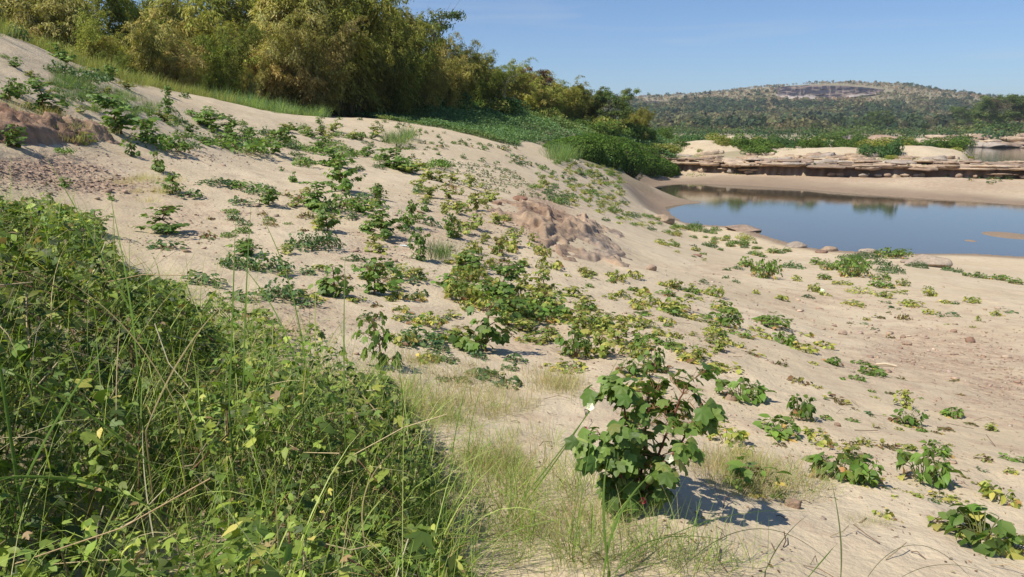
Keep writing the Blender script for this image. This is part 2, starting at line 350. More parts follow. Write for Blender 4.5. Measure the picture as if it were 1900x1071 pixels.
# ------------------------------------------------------------------ terrain sheets
def sheet(name, Ys, Us, label=None):
    Yg, Ug = np.meshgrid(Ys, Us, indexing='ij'); X = Ug*(np.maximum(Yg, -3)+9); Z = ground(X, Yg)
    px, py = proj(np.stack([X, Yg, Z], -1)); V = np.stack([X, Yg, Z], -1).reshape(-1, 3)
    r, c = X.shape; i = np.arange(r*c).reshape(r, c)
    F = np.stack([i[:-1, :-1], i[:-1, 1:], i[1:, 1:], i[1:, :-1]], -1).reshape(-1, 4)
    def blob(L):
        m = np.zeros(X.shape)
        for (cx, cy, rx, ry, w) in L: m = np.maximum(m, w*np.exp(-(((px-cx)/rx)**2+((py-cy)/ry)**2)*1.2))
        return m
    vis = (Yg > 1.2)
    clay = blob([(60,315,170,30,1),(180,345,120,25,.7),(40,235,110,30,.9),(1750,660,240,75,.5),(1860,720,120,70,.5),(1010,400,60,50,.8),(1250,780,160,60,.35),(540,600,140,70,.45),(700,460,120,40,.35),(380,400,140,40,.3),
                 (860,420,200,60,.3),(1500,560,200,30,.3),(1330,500,70,20,.3),(1050,640,200,50,.35),(1580,860,160,40,.25),(1500,330,400,16,.55),(1800,345,200,25,.5)])*vis
    n1 = fbm(X*0.15, Yg*0.15, 3)
    green = inpoly(px, py+12*n1, GREENPX)*(Yg > 44)*(Yg < 135)*0.85
    green = np.maximum(green, ((X < -14.5-0.03*Yg) & (Yg > 14))*0.8*sstep(-0.3, 0.2, n1+0.2))
    green = np.maximum(green, ((X < 12) & (Yg > 62))*0.85)
    green = np.maximum(green, sstep(300, 330, Yg)*0.8)
    green = np.maximum(green, sstep(-0.02, 0.2, fbm(X*0.08+3, Yg*0.08, 3))*sstep(96, 108, Yg)*sstep(135, 125, Yg)*0.6)
    weeds = inpoly(px+50*fbm(X*2, Yg*2, 3), py+50*fbm(X*2+7, Yg*2, 3), [(-400,430),(60,430),(300,600),(600,720),(780,850),(900,1100),(-400,1200)])*(Yg > .3)*(Yg < 8)
    green = np.maximum(green, weeds*0.75*sstep(-0.25, 0.2, fbm(X*1.3, Yg*1.3, 4)+0.1))
    d = sdist(X, Yg, POOL)
    farside = sstep(-12, -2, Yg-(58+0*X)+0.0*X)
    wet = (1-sstep(0.4, 1.3+6.5*farside, d+0.9*fbm(X*0.7, Yg*0.7, 3)*(0.3+farside)))*(Yg > 20)*(Yg < 110)
    wet = np.maximum(wet, (1-sstep(0.1, 0.5, Z))*(Yg > 130)*(Yg < 320)*.6)
    sL = Yg-ledgeY(X); wet = np.maximum(wet, (X > 20)*(sL > .45)*(sL < 1.6)*1.0)  # shelf undercut: its shade painted in as dark reddish brown, no moisture here
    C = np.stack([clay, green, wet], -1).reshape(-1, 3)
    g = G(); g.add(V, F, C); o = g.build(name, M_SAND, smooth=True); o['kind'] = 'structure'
    if label: o['label'] = label
    return o
GREENPX = [(528,212),(540,203),(700,200),(800,190),(900,190),(1000,200),(1190,238),(1260,250),(1250,322),(1160,318),(1100,300),(1060,292),(1010,272),(950,264),(870,246),(760,233),(640,219)]
nearU = np.linspace(-1.35, 1.35, 620)
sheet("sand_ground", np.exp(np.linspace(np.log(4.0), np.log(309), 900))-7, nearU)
farU = np.linspace(-1.35, 1.35, 420)
sheet("hill", np.exp(np.linspace(np.log(308.5), np.log(4200), 240))-7, farU)

def water(name, x0, x1, y0, y1, z, rip):
    m, nt, p = mat(name); geo = N(nt, "NewGeometry")
    p.inputs['Base Color'].default_value = (0.085, 0.075, 0.05, 1); p.inputs['Roughness'].default_value = 0.03; p.inputs['IOR'].default_value = 1.33
    mpn = N(nt, "Mapping"); mpn.inputs['Scale'].default_value = (1, 2.2, 1); nt.links.new(geo.outputs['Position'], mpn.inputs[0])
    n1 = noise(nt, 1.3, 4, 0.6, mpn.outputs[0]); nt.links.new(bump(nt, n1.outputs[0], rip, 0.02), p.inputs['Normal'])
    me = bpy.data.meshes.new(name); me.from_pydata([(x0, y0, z), (x1, y0, z), (x1, y1, z), (x0, y1, z)], [], [(0, 1, 2, 3)]); me.materials.append(m)
    o = bpy.data.objects.new(name, me); COL.objects.link(o); o['kind'] = 'structure'; return o
water("pool_water", 8, 130, 22, 96, 0.0, 0.12)
water("river_water", -30, 420, 96.2, 330, -0.05, 0.35)

# ------------------------------------------------------------------ rock: boulders, slabs, shelf, outcrop, clay scarp
def ico(sub):
    bm = bmesh.new(); bmesh.ops.create_icosphere(bm, subdivisions=sub, radius=1)
    V = np.array([v.co[:] for v in bm.verts]); F = np.array([[v.index for v in f.verts] for f in bm.faces]); bm.free(); return V, F
ICO2, ICO3, ICO4 = ico(2), ico(3), ico(4)
def n3(V, s, k=0): return vnoise(V[:, 0]*s+k, V[:, 1]*s+3.1*k)+vnoise(V[:, 1]*s+7+k, V[:, 2]*s+k*1.7)+vnoise(V[:, 2]*s+k, V[:, 0]*s+11)
def boulder(seed, size, col, ic=None, cuts=7, rough=0.12):
    r = np.random.default_rng(seed); V0, F = ic or ICO3; V = V0.copy()
    for i in range(cuts):
        d = nrm(r.normal(0, 1, 3)*np.array([1, 1, 1.3])); h = r.uniform(0.62, 0.9); t = V@d
        V = V-np.maximum(t-h, 0)[:, None]*d*0.92
    V = V*(1+rough*n3(V0, 2.2, seed)[:, None]+rough*0.4*n3(V0, 6, seed+2)[:, None])
    g = G(); g.add(V*np.array(size)*np.array([1, 1, 1]), F, np.array(col)*(1+0.15*n3(V0, 3, seed+5)[:, None])); return g
def slab(seed, L, D, T, col, nn=26):
    r = np.random.default_rng(seed); a = np.linspace(0, 2*pi, nn, endpoint=False)
    e = 3.2; rx = (np.abs(np.cos(a))**e+np.abs(np.sin(a))**e)**(-1/e); rx = rx*(1+r.normal(0, 0.10, nn)+0.1*np.sin(a*2+r.uniform(0, 6)))
    x, y = rx*np.cos(a)*L/2, rx*np.sin(a)*D/2; rings = []
    for (k, z) in ((0.0, T*.5), (0.55, T*.52), (0.93, T*.5), (1.0, T*.36), (1.0+r.uniform(-.02, .02), 0), (0.97, -T*.3), (0.85, -T*.5), (0.0, -T*.5)):
        zz = z+T*0.10*r.normal(0, 1, nn)*(k > 0)+0.04*T*n3(np.stack([x*k, y*k, 0*x], 1), 1.2, seed)
        kk = k*(1+r.normal(0, 0.012, nn)); rings.append(np.stack([x*kk, y*kk, zz], 1))
    V = np.concatenate(rings); F = []
    for i in range(len(rings)-1):
        for j in range(nn):
            k = (j+1) % nn; p, q, s, t = i*nn+j, i*nn+k, (i+1)*nn+k, (i+1)*nn+j; F += [(p, s, q), (p, t, s)]
    g = G(); g.add(V, F, np.array(col)*(1+r.normal(0, 0.04, (len(V), 1)))); return g
def rotz(a): return np.array([[cos(a), -sin(a), 0], [sin(a), cos(a), 0], [0, 0, 1]])
def rotx(a): return np.array([[1, 0, 0], [0, cos(a), -sin(a)], [0, sin(a), cos(a)]])
ROCKC = [(.42, .31, .21), (.46, .355, .25), (.35, .255, .18), (.38, .32, .26), (.31, .225, .16)]
shelf = empty("rock_shelf", (35, float(ledgeY(np.array(35.0))), 1.2)); tag(shelf, "long layered rock shelf undercut in dark shade along the far side of the pool", "rock shelf")
sr = np.random.default_rng(5); lays = [(1.25, .14, .5, 1.4, 3), (1.82, .22, .15, 1.6, 5), (1.98, .26, -.15, 1.4, 5.5), (2.14, .24, .3, 1.0, 3.6), (2.30, .22, 1.3, .8, 3.2), (2.44, .2, 2.6, .8, 3.0)]
for li, (z, T, off, mn, mxl) in enumerate(lays):
    g = G(); x = 21.0
    while x < 84:
        L = sr.uniform(mn, mxl); D = sr.uniform(3.0, 4.2); y = float(ledgeY(np.array(x+L/2)))+off+sr.normal(0, .38)
        if li == 0 and sr.random() < 0.8: x += L; continue
        if li >= 3 and sr.random() < 0.28+.12*(li-3): x += L*0.8; continue
        k = sstep(17, 30, x); h = slab(int(sr.integers(1e6)), L*1.12, D, T*sr.uniform(.5, 1.6), np.array(ROCKC[sr.integers(5)])*sr.uniform(.9, 1.1))
        g.merge(h, rotz(-0.3+sr.normal(0, .1))@rotx(sr.normal(0, .05)), np.array([x+L/2, y+D/2, z-0.15*(1-k)+sr.normal(0, .07)])); x += L*0.85
    o = g.build("stone_layer", M_ROCK); o.parent = shelf; o.matrix_parent_inverse = shelf.matrix_world.inverted(); o.location = np.array(shelf.location)*-1
# standing pillars and fallen blocks in the undercut
for i in range(34):
    x = sr.uniform(22, 82); y = float(ledgeY(np.array(x)))+sr.uniform(0.0, .9)
    g = boulder(int(sr.integers(1e6)), (sr.uniform(.2, .7), .3, sr.uniform(.15, .35)), np.array(ROCKC[sr.integers(5)])*.9, ICO2)
    o = g.build("fallen_block", M_ROCK); o.parent = shelf; o.location = np.array([x, y, 1.05])-np.array(shelf.location)

MESH = {}
def spawn(name, parts, loc, rz, sc, label, cat, group=None, one=None):
    """parts: list of (part name, mesh key, label); one: a single mesh key"""
    if one:
        o = bpy.data.objects.new(name, MESH[one]); COL.objects.link(o); o.location = loc; o.rotation_euler = (0, 0, rz); o.scale = sc
        return tag(o, label, cat, group)
    e = empty(name, loc, rz, sc)
    for p in parts:
        o = bpy.data.objects.new(p[0], MESH[p[1]]); COL.objects.link(o); o.parent = e
    return tag(e, label, cat, group)
def keep(key, g, m, smooth=False):
    o = g.build(key, m, smooth=smooth); me = o.data; bpy.data.objects.remove(o); MESH[key] = me; return me
PEND = []      # placed things whose labels are written at the end, once neighbours are known
def zone(px, py):
    if py < 190 and px < 260: return "on the upper left bank under the bamboo"
    if py < 300 and px < 350: return "on the left bank beside the clay scarp"
    if px < 520 and py < 345: return "on the left sand slope below the grassy crest"
    if px < 520: return "on the left sand slope behind the weed thicket"
    if px < 1180 and py < 300: return "on the far sand brow below the green vines"
    if px < 860 and py < 430: return "on the middle sand slope left of the rock outcrop"
    if px < 1180 and py < 400: return "in the rows above the rock outcrop"
    if px < 860 and py < 560: return "on the slope between the thicket and the outcrop"
    if px < 1180 and py < 560: return "on the slope just below the rock outcrop"
    if px < 1020: return "in the middle foreground behind the tall grass"
    if px < 1340 and py < 720: return "on the sand behind the big cotton bush"
    if py < 445: return "beside the left tip of the pool"
    if py < 535: return "on the sand near the pool's near shore"
    if py < 600: return "on the open sand below the pool shore"
    if py < 720: return "on the sand left of the clay clods"
    if px < 1560: return "right of the big cotton bush"
    return "on the pale sand at the lower right"
def pend(o, adj, noun, plural, cat, group, px, py): tag(o, None, cat, group); PEND.append((o, adj, noun, plural, px, py))

# loose slabs behind the shelf
for i in range(6): keep("slab%d" % i, slab(100+i, 1, .7, .16, ROCKC[i % 5]), M_ROCK)
for i in range(5): keep("bld%d" % i, boulder(200+i, (.5, .42, .3), ROCKC[i % 5], ICO3, 9), M_ROCK)
k = 0
while k < 120:
    X = sr.uniform(22, 80); Y = float(ledgeY(np.array(X)))+sr.uniform(2.5, 22)
    if X/Y > .66: continue
    z = float(ground(X, Y)); s = sr.uniform(.6, 2.6); px, py = proj([X, Y, z])
    o = spawn("flat_rock", None, (X, Y, z-.01*s), sr.uniform(-.6, .6), (s*1.3, s, s*sr.uniform(.5, 2.2)), None, None, one="slab%d" % sr.integers(6))
    tag(o, "flat pale rock slab on the sand bar behind the layered shelf", "rock", "loose rock slabs behind the shelf"); o.rotation_euler[0] = sr.normal(0, .10); o.rotation_euler[1] = sr.normal(0, .10); k += 1
# far bank boulders by the river
for k in range(46):
    px = sr.uniform(1720, 1990); py = sr.uniform(262, 281); Y = 300-(py-272)*3.0
    X = (px-950)/FP*Y; s = sr.uniform(2.5, 9)
    z = float(ground(X, Y)); z = max(z, -.1)
    o = spawn("boulder", None, (X, Y, z+.1*s), sr.uniform(0, 6), (s*1.3, s, s*.55), None, None, one="bld%d" % sr.integers(5))
    tag(o, "pale boulder on the far river bank under the green bushes", "boulder", "boulders on the far river bank")
# boulders one can point at: (px, py base, w px, h px, colour, label)
for (px, py, w, h, c, lb, fl) in [
    (965,376,30,18,(.27,.16,.11),"reddish brown boulder perched on top of the rock outcrop",8),
    (922,382,20,10,(.34,.23,.17),"low rounded clay rock left of the perched boulder",5),
    (1736,498,90,26,(.45,.38,.30),"large cracked flat boulder on the near shore of the pool",9),
    (1690,490,30,9,(.42,.35,.28),"low flat stone against the left end of the large shore boulder",9),
    (1544,469,34,12,(.40,.31,.23),"rounded tan stone between the shore plants and the water",6),
    (1528,472,26,8,(.30,.20,.15),"small brown stone touching the rounded tan shore stone",7),
    (1615,471,36,9,(.46,.39,.31),"pale low stone at the water edge right of the tan stone",6),
    (1480,462,44,14,(.38,.33,.28),"grey flat rock at the water edge behind the shore plants",8),
    (1385,432,70,14,(.36,.28,.22),"long dark crusted rock along the near water edge",8),
    (1858,475,30,9,(.45,.38,.29),"pale stone alone on the wet shore at far right",5),
    (1232,415,46,22,(.47,.37,.27),"tan sandstone ledge at the left tip of the pool",8),
    (1210,505,24,14,(.42,.32,.24),"small tan rock on the sand right of the outcrop",7),
    (1295,478,22,6,(.33,.21,.15),"thin reddish stone lying on sand near the pool",8),
    (1686,643,18,11,(.36,.27,.20),"pale clod with a dark shadow among the clay fragments",7),
    (1678,628,12,9,(.33,.24,.18),"small round clod just behind the pale clod",6),
    (1803,638,20,14,(.34,.22,.16),"reddish lump of clay at the right of the clods",7),
    (1772,620,14,8,(.33,.23,.17),"small brown clod behind the reddish lump",7),
    (1550,610,12,6,(.30,.21,.16),"dark small clod left of the clay fragments",7),
    (1566,625,18,10,(.40,.31,.24),"pale sandy lump left of the clay fragments",6),
    (1358,748,24,14,(.40,.29,.21),"tan clod under the green bean bush",6),
    (1475,945,34,26,(.40,.29,.21),"crumbling tan clod on the sand below the dry grass",5),
    (560,303,34,12,(.44,.31,.22),"pale orange stone half hidden by creepers",6),
    (1556,793,14,10,(.40,.29,.22),"little tan clod behind the yellow bean plants",6)]:
    p = hit(px, py-2)[0]; d = p[1]; ww = w/FP*d; hh = max(h/FP*d, ww*.18)
    key = "rk%d_%d" % (px, py); keep(key, boulder(px+py, (.5, .38, .5), np.array(c)*np.array([.84, .8, .76]), ICO4, fl+4, .1), M_ROCK, True)
    o = spawn("boulder" if w > 20 else "clod", None, (p[0], p[1]+ww*.3, p[2]+hh*.12), 0, (ww, ww, hh*1.2), lb, "boulder" if w > 20 else "clod", one=key)

def ridged(x, y, o=4):
    s = 0; a = 1.0
    for i in range(o): s = s+a*(1-2*np.abs(vnoise(x*2**i+3*i, y*2**i-5*i)*2)); a *= .55
    return s
def terr(q, X, Y, s):
    a = (q+.06*fbm(X*1.3+5, Y*1.3, 3)+.015*fbm(X*5, Y*5, 2))/s; f = a-np.floor(a); return (np.floor(a)+sstep(.55, .8, f)+.25*(f-.5))*s
def patch(name, x0, x1, y0, y1, res, hf, cf, label, cat):
    xs = np.arange(x0, x1, res); ys = np.arange(y0, y1, res); X, Y = np.meshgrid(xs, ys); Z0 = ground(X, Y)
    h = hf(X, Y); Z = Z0+h; V = np.stack([X+0.03*vnoise(X*5, Y*5), Y, Z], -1).reshape(-1, 3); r, c = X.shape; i = np.arange(r*c).reshape(r, c)
    F = np.stack([i[:-1, :-1], i[:-1, 1:], i[1:, 1:], i[1:, :-1]], -1).reshape(-1, 4)
    kp = (h.reshape(-1)[F] > -0.12).any(1); F = F[kp]
    g = G(); g.add(V, F, cf(X, Y, h).reshape(-1, 3)); o = g.build(name, M_ROCK, smooth=False); return tag(o, label, cat)
oc = hit([1000, 1060, 1150, 1010, 1000], [400, 440, 480, 450, 375]); ocx, ocy = oc[1][0], oc[1][1]
def oh(X, Y):
    px, py = proj(np.stack([X, Y, ground(X, Y, False)], -1))
    m = np.zeros(X.shape)
    for (cx, cy, rx, ry, w) in [(970,388,62,26,.8),(1005,415,52,40,1.0),(1070,425,60,34,.9),(1085,465,75,40,.6),(1140,475,55,40,.5),(1040,400,60,30,.8),(1010,440,30,22,.9),(1120,440,55,30,.5)]:
        m = np.maximum(m, w*np.exp(-(((px-cx)/rx)**2+((py-cy)/ry)**2)*1.1))
    st = ridged(X*.9, Y*.45, 4)*.10+np.abs(fbm(X*1.6+4, Y*1.0, 4))*.5
    q = m*.10+(ridged(X*.7, Y*.33, 4)*.16+.5*np.abs(fbm(X*.9+4, Y*.6, 4)))*m; return .35*q+.65*terr(q, X, Y, .17)+(.045*ridged(X*2.6, Y*1.6, 5)+.02*fbm(X*9, Y*7, 2))*sstep(.1, .5, m)-.145
def ocf(X, Y, h):
    t = np.clip(fbm(X*1.5, Y*1.2, 4)+.5, 0, 1)[..., None]; a = np.array([.38, .275, .185]); b = np.array([.235, .15, .10]); c3 = np.array([.25, .205, .165])
    px, _ = proj(np.stack([X, Y, ground(X, Y, False)], -1)); w = np.clip((px-1040)/60, 0, 1)[..., None]
    return (a*t+b*(1-t))*(1-w)+(a*t+c3*(1-t))*w
patch("rock_outcrop", ocx-3.2, ocx+3.6, ocy-7, ocy+8, .032, oh, ocf, "weathered tan and grey rock outcrop breaking through the middle of the sand slope", "outcrop")
cs = hit([60, 60], [262, 235]); csx, csy = cs[0][0], cs[0][1]
def ch(X, Y):
    px, py = proj(np.stack([X, Y, ground(X, Y, False)], -1)); m = np.exp(-(((px-70)/150)**2+((py-246-.05*px)/20)**2)*1.0)+.5*np.exp(-(((px-20)/70)**2+((py-215)/16)**2))
    m = m*(1+.5*fbm(X*.8, Y*.8, 3)); face = sstep(.35, .5, m)
    q = face*.13+m*.10+ridged(X*1.2, Y*1.5, 4)*.09*sstep(.1, .5, m); return terr(q, X, Y, .09)+(.05*ridged(X*3, Y*3, 4)+.03*np.abs(fbm(X*9, Y*9, 3)))*sstep(.05, .4, m)-.12
def ccf(X, Y, h):
    t = np.clip(fbm(X*2, Y*2, 4)+.5, 0, 1)[..., None]; return np.array([.37, .25, .165])*t+np.array([.22, .13, .085])*(1-t)
patch("clay_scarp", csx-4.0, csx+4.2, csy-3.0, csy+4.5, .034, ch, ccf, "broken reddish clay scarp on the left bank overhung by dry grass", "scarp")

# clods: crumbs of dried clay, too many to count
g = G(); r = np.random.default_rng(77); PX = []; PY = []
for (cx, cy, rx, ry, n) in [(60,325,150,22,420),(150,345,110,16,240),(1760,650,200,60,560),(1860,720,90,60,240),(1250,780,120,50,240),(540,600,110,50,160),(300,455,60,18,90),
    (700,470,110,40,140),(880,430,160,50,160),(960,640,200,50,160),(1500,570,200,40,110),(1380,640,200,60,130),(1600,860,200,50,150),(1010,420,70,50,260),(420,410,140,40,120),(780,360,100,30,100),(1330,520,100,30,60),(400,290,90,14,120),(1250,600,200,60,160)]:
    m = n*2; x = cx+rx*.62*r.normal(0, 1, m); y = cy+ry*.62*r.normal(0, 1, m); PX.append(x); PY.append(y)
PX = np.concatenate(PX); PY = np.concatenate(PY); ok = (PY < 1060) & (PY > 180); PX, PY = PX[ok], PY[ok]; p = hit(PX, PY); n = len(p)
sz = np.exp(r.normal(-4.95, .6, n))*np.clip(p[:, 1]/7, .5, 2.0)
V0 = ico(1)
for k in range(6):
    VV = V0[0]*(1+.4*n3(V0[0], 1.7, k)[:, None]); i = np.arange(k, n, 6); a = r.uniform(0, 2*pi, len(i))
    Rm = frames(np.stack([np.cos(a), np.sin(a), r.normal(0, .3, len(i))], 1), np.tile([0, 0, 1.], (len(i), 1)))
    inst(g, (VV, V0[1]), p[i]+np.array([0, 0, .2])*sz[i][:, None], Rm, sz[i][:, None]*np.stack([r.uniform(.8, 1.6, len(i)), r.uniform(.6, 1.1, len(i)), r.uniform(.2, .55, len(i))], 1), cols(len(i), [(.44,.33,.24),(.40,.285,.20),(.46,.36,.27),(.34,.235,.165)], None, .1, r))
tag(g.build("clay_crumbs", M_ROCK), "scattered crumbs and fragments of dried clay over the sand", "clay crumbs", None, "stuff")

# ------------------------------------------------------------------ leafy builders
def up(n): return np.tile([0., 0., 1.], (n, 1))
def blob(g, c, rad, n, size, pal, w=None, T=DIAM, r=RG, shell=.35, lump=.25, wid=1.0, droop=.35, base=None):
    d = nrm(r.normal(0, 1, (n, 3))); d[:, 2] = np.abs(d[:, 2])*np.where(r.random(n) < .82, 1, -.5); d = nrm(d)
    k = 1+lump*(n3(d, 1.8, c[0]+c[1])+.6*n3(d, 4, c[1])); q = (1-shell*r.random(n)**1.5)*k
    P = np.array(c)+d*q[:, None]*np.array(rad)
    t = nrm(np.cross(d, r.normal(0, 1, (n, 3))))+np.array([0, 0, -droop])
    nm = nrm(d+r.normal(0, .45, (n, 3))+np.array([0, 0, .35])); s = size*r.uniform(.7, 1.3, n)
    inst(g, T, P, frames(t, nm), s[:, None]*np.array([1, wid, 1]), cols(n, pal, w, .15, r) if base is None else np.clip(base*(1+r.normal(0, .15, (n, 1))), .004, .9))
def bamboo(seed, H, pal, nc=46):
    r = np.random.default_rng(seed); lv, st = G(), G(); t = np.linspace(0, 1, 11)
    gz = [(r.uniform(0, 2*pi), r.uniform(.55, 1.18), r.uniform(.02, .34), r.uniform(.5, 1.8), cols(1, pal, None, .16, r)) for _ in range(9)]
    for c in range(nc):
        q_ = gz[c % 9]; az = q_[0]+r.normal(0, .22); b = np.array([cos(az), sin(az), 0])*r.uniform(0, 1.1); L = H*q_[1]*r.uniform(.72, 1.06); a0 = q_[2]*r.uniform(.6, 1.3); cu = q_[3]*r.uniform(.8, 1.2)
        ang = a0+cu*t**2.2; dl = L/10; hx = np.concatenate([[0], np.cumsum(np.sin(ang[1:])*dl)]); hz = np.concatenate([[0], np.cumsum(np.cos(ang[1:])*dl)])
        P = np.stack([b[0]+hx*cos(az), b[1]+hx*sin(az), hz], 1); tube(st, P, np.linspace(.04, .008, 11), np.array([.20, .17, .07])*r.uniform(.7, 1.3), 4)
        nb = 26; tt = r.uniform(.12, 1, nb)**.8; i = np.minimum((tt*10).astype(int), 9); f = (tt*10-i)[:, None]; O = P[i]*(1-f)+P[i+1]*f
        ba = az+r.normal(0, 1.3, nb); bl = r.uniform(.5, 1.5, nb)*(1.15-.4*tt); bc = .6*q_[4]+.4*cols(nb, pal, None, .22, r)
        nl = 26; u = r.random((nb, nl)); dirx = np.cos(ba)[:, None]; diry = np.sin(ba)[:, None]
        X = O[:, 0:1]+dirx*bl[:, None]*u+r.normal(0, .13, (nb, nl)); Y = O[:, 1:2]+diry*bl[:, None]*u+r.normal(0, .13, (nb, nl)); Z = O[:, 2:3]+bl[:, None]*(.35*u-1.0*u*u)+r.normal(0, .09, (nb, nl))
        n = nb*nl; PP = np.stack([X, Y, Z], -1).reshape(-1, 3)
        D = np.stack([dirx+r.normal(0, .5, (nb, nl)), diry+r.normal(0, .5, (nb, nl)), -0.75+r.normal(0, .4, (nb, nl))], -1).reshape(-1, 3)
        inst(lv, NARROW, PP, frames(D, up(n)+r.normal(0, .5, (n, 3))), (r.uniform(.20, .40, n))[:, None]*np.array([1, 1.5, 1]), np.repeat(bc, nl, 0)*(1+r.normal(0, .14, (n, 1))).clip(.5, 1.6))
    return lv, st
BG = [(.24,.25,.055),(.31,.29,.07),(.17,.19,.04),(.37,.31,.10)]
BT = [(.35,.31,.11),(.42,.35,.14),(.26,.25,.07),(.33,.29,.09),(.20,.21,.055)]
BD = [(.15,.19,.04),(.20,.22,.05),(.30,.28,.07),(.12,.15,.035)]
for i, (s, pal) in enumerate([(1, BT), (2, BG), (3, BT), (4, BD), (5, BG), (6, BD)]):
    lv, st = bamboo(s, 9.0, pal); keep("bam%d_l" % i, lv, M_FAR); keep("bam%d_s" % i, st, M_BARK)
def tree(seed, H, R, pal, nb=9, ncl=46, nl=110, ls=.22, trunk=.16, tc=(.20, .16, .12), bare=False, cz=.62):
    r = np.random.default_rng(seed); lv, st = G(), G(); n = 7
    tp = np.stack([np.cumsum(r.normal(0, .05*H/7, n)), np.cumsum(r.normal(0, .05*H/7, n)), np.linspace(0, H*.75, n)], 1); tube(st, tp, np.linspace(trunk, trunk*.35, n), tc, 7)
    tips = []
    for b in range(nb):
        i = r.integers(2, n-1); az = r.uniform(0, 2*pi); L = R*r.uniform(.7, 1.15); e = r.uniform(.3, 1.1); q = np.linspace(0, 1, 6)
        P = tp[i]+np.stack([np.cos(az)*L*q, np.sin(az)*L*q, L*e*q*(1.1-.35*q)], 1)+r.normal(0, .05, (6, 3))*q[:, None]; tube(st, P, np.linspace(trunk*.4, trunk*.08, 6), tc, 5); tips.append(P)
        for s in range(4):
            k = r.integers(2, 6); a2 = az+r.normal(0, .9); P2 = P[k]+np.stack([np.cos(a2)*q, np.sin(a2)*q, q*r.uniform(.3, 1.4)], 1)*L*.45; tube(st, P2, np.linspace(trunk*.14, trunk*.03, 6), tc, 4); tips.append(P2)
    for c in range(ncl):
        P = tips[r.integers(len(tips))]; p = P[r.integers(1, 6)]+r.normal(0, R*.13, 3)
        if p[2] > H: p[2] = H*r.uniform(.85, 1)
        blob(lv, p, np.array([1, 1, .75])*R*r.uniform(.2, .36), nl, ls, pal, None, r=r, shell=.9, base=cols(1, pal, None, .15, r))
    return lv, st
TG = [(.08,.12,.035),(.11,.15,.045),(.065,.10,.03),(.14,.17,.055)]
TR = [(.13,.065,.04),(.10,.06,.035),(.16,.085,.05)]
TB = [(.10,.085,.055),(.13,.11,.07),(.07,.08,.035)]
for key, a in {"tg0": (11, 6.5, 2.6, TG, 12, 90), "tg1": (12, 7.0, 2.3, TG, 12, 80), "tr": (13, 5.5, 1.8, TR), "tb": (14, 6.5, 2.5, TB, 9, 46, 55)}.items():
    lv, st = tree(*a); keep(key+"_l", lv, M_FAR); keep(key+"_s", st, M_BARK)
lv, st = tree(15, 7, 1.6, [(.10,.12,.05),(.13,.13,.07)], 12, 30, 26, .16, .10, (.34, .31, .27)); keep("tx_l", lv, M_FAR); keep("tx_s", st, M_BARK)
def put_tree(name, key, px, Y, topy, label, cat, dx=1.0, rz=None, H0=9.0, base=None):
    X = (px-950)/FP*Y; z = float(ground(X, Y)) if base is None else base
    top = float(ray(px, topy, Y)[2]); me = MESH[key+'_l']; co = np.empty(len(me.vertices)*3, np.float32); me.vertices.foreach_get('co', co); H0 = float(np.percentile(co[2::3], 99.6)); s = (top-z)/H0
    return spawn(name, [("foliage", key+"_l"), ("culms" if key[:3] == "bam" else "trunk", key+"_s")], (X, Y, z-.1), RG.uniform(0, 6) if rz is None else rz, (s*dx, s*dx, s), label, cat)
# bamboo clumps: (px, distance, picture height of the top, mesh, width factor)
BAM = [(-170,36,-70,0,1.1,""),(-60,40,-80,2,1.2,""),(30,40,-40,0,1.0,""),(110,44,-70,2,1.0,""),(180,38,30,1,.9,""),(250,46,-60,3,.9,""),(300,40,30,2,.9,""),(350,47,-70,1,1.0,""),
    (420,42,40,3,.9,""),(455,50,-60,2,1.0,""),(520,47,20,0,.85,""),(570,52,-70,0,1.0,""),(600,47,35,0,.8,""),(660,52,-50,1,.95,""),(640,60,-60,4,1.0,""),(700,54,20,1,.85,""),(730,58,-15,4,.8,""),(745,54,60,5,.8,""),(790,60,62,4,.8,""),
    (820,64,72,4,1.0,""),(850,72,88,4,1.0,""),(885,80,108,1,1.1,""),(930,86,114,1,1.1,""),(905,76,122,5,.9,""),(985,96,128,4,1.2,""),(1035,100,142,4,1.2,""),(1000,92,148,1,1.1,""),(1080,108,156,5,1.2,""),(1088,112,166,1,1.0,""),(1168,116,194,4,.8,""),(1060,104,152,1,1.0,""),
    (1180,112,200,4,.8,""),(70,33,62,4,.7,""),(230,36,95,5,.7,""),(380,40,95,4,.6,""),(480,44,110,2,.65,"")]
ORDW = ["first","second","third","fourth","fifth","sixth","seventh","eighth","ninth","tenth","eleventh","twelfth","thirteenth","fourteenth","fifteenth","sixteenth","seventeenth","eighteenth","nineteenth","twentieth","twenty-first","twenty-second","twenty-third"]
BNM = {0: ("tan leaved bamboo clump with drooping plumes", "tan leaved bamboo clumps"), 2: ("tan leaved bamboo clump with drooping plumes", ""), 1: ("yellow green bamboo clump with arching plumes", ""), 4: ("yellow green bamboo clump with arching plumes", ""), 3: ("dark green dense bamboo clump", ""), 5: ("dark green dense bamboo clump", "")}
cnt = {}
for (px, Y, ty, k, dx, _) in sorted(BAM):
    nm = BNM[k][0]; cnt[nm] = cnt.get(nm, 0)+1
    lb = "%s, %s such from the left" % (nm, ORDW[cnt[nm]-1])
    o = put_tree("bamboo_clump", "bam%d" % k, px, Y, ty, lb, "bamboo", dx); o['group'] = "bamboo clumps behind the sand bank"
put_tree("broadleaf_tree", "tg0", 765, 66, 20, "dark green tree top standing out of the bamboo against the sky", "tree", 1.0, None, 6.5)
put_tree("broadleaf_tree", "tg1", 845, 70, 84, "green tree with layered side boughs at the step in the tree line", "tree", 1.0, None, 7)
put_tree("bare_tree", "tb", 790, 68, 40, "thin grey brown half bare tree top between the bamboo and the green tree", "tree", .8, None, 6.8)
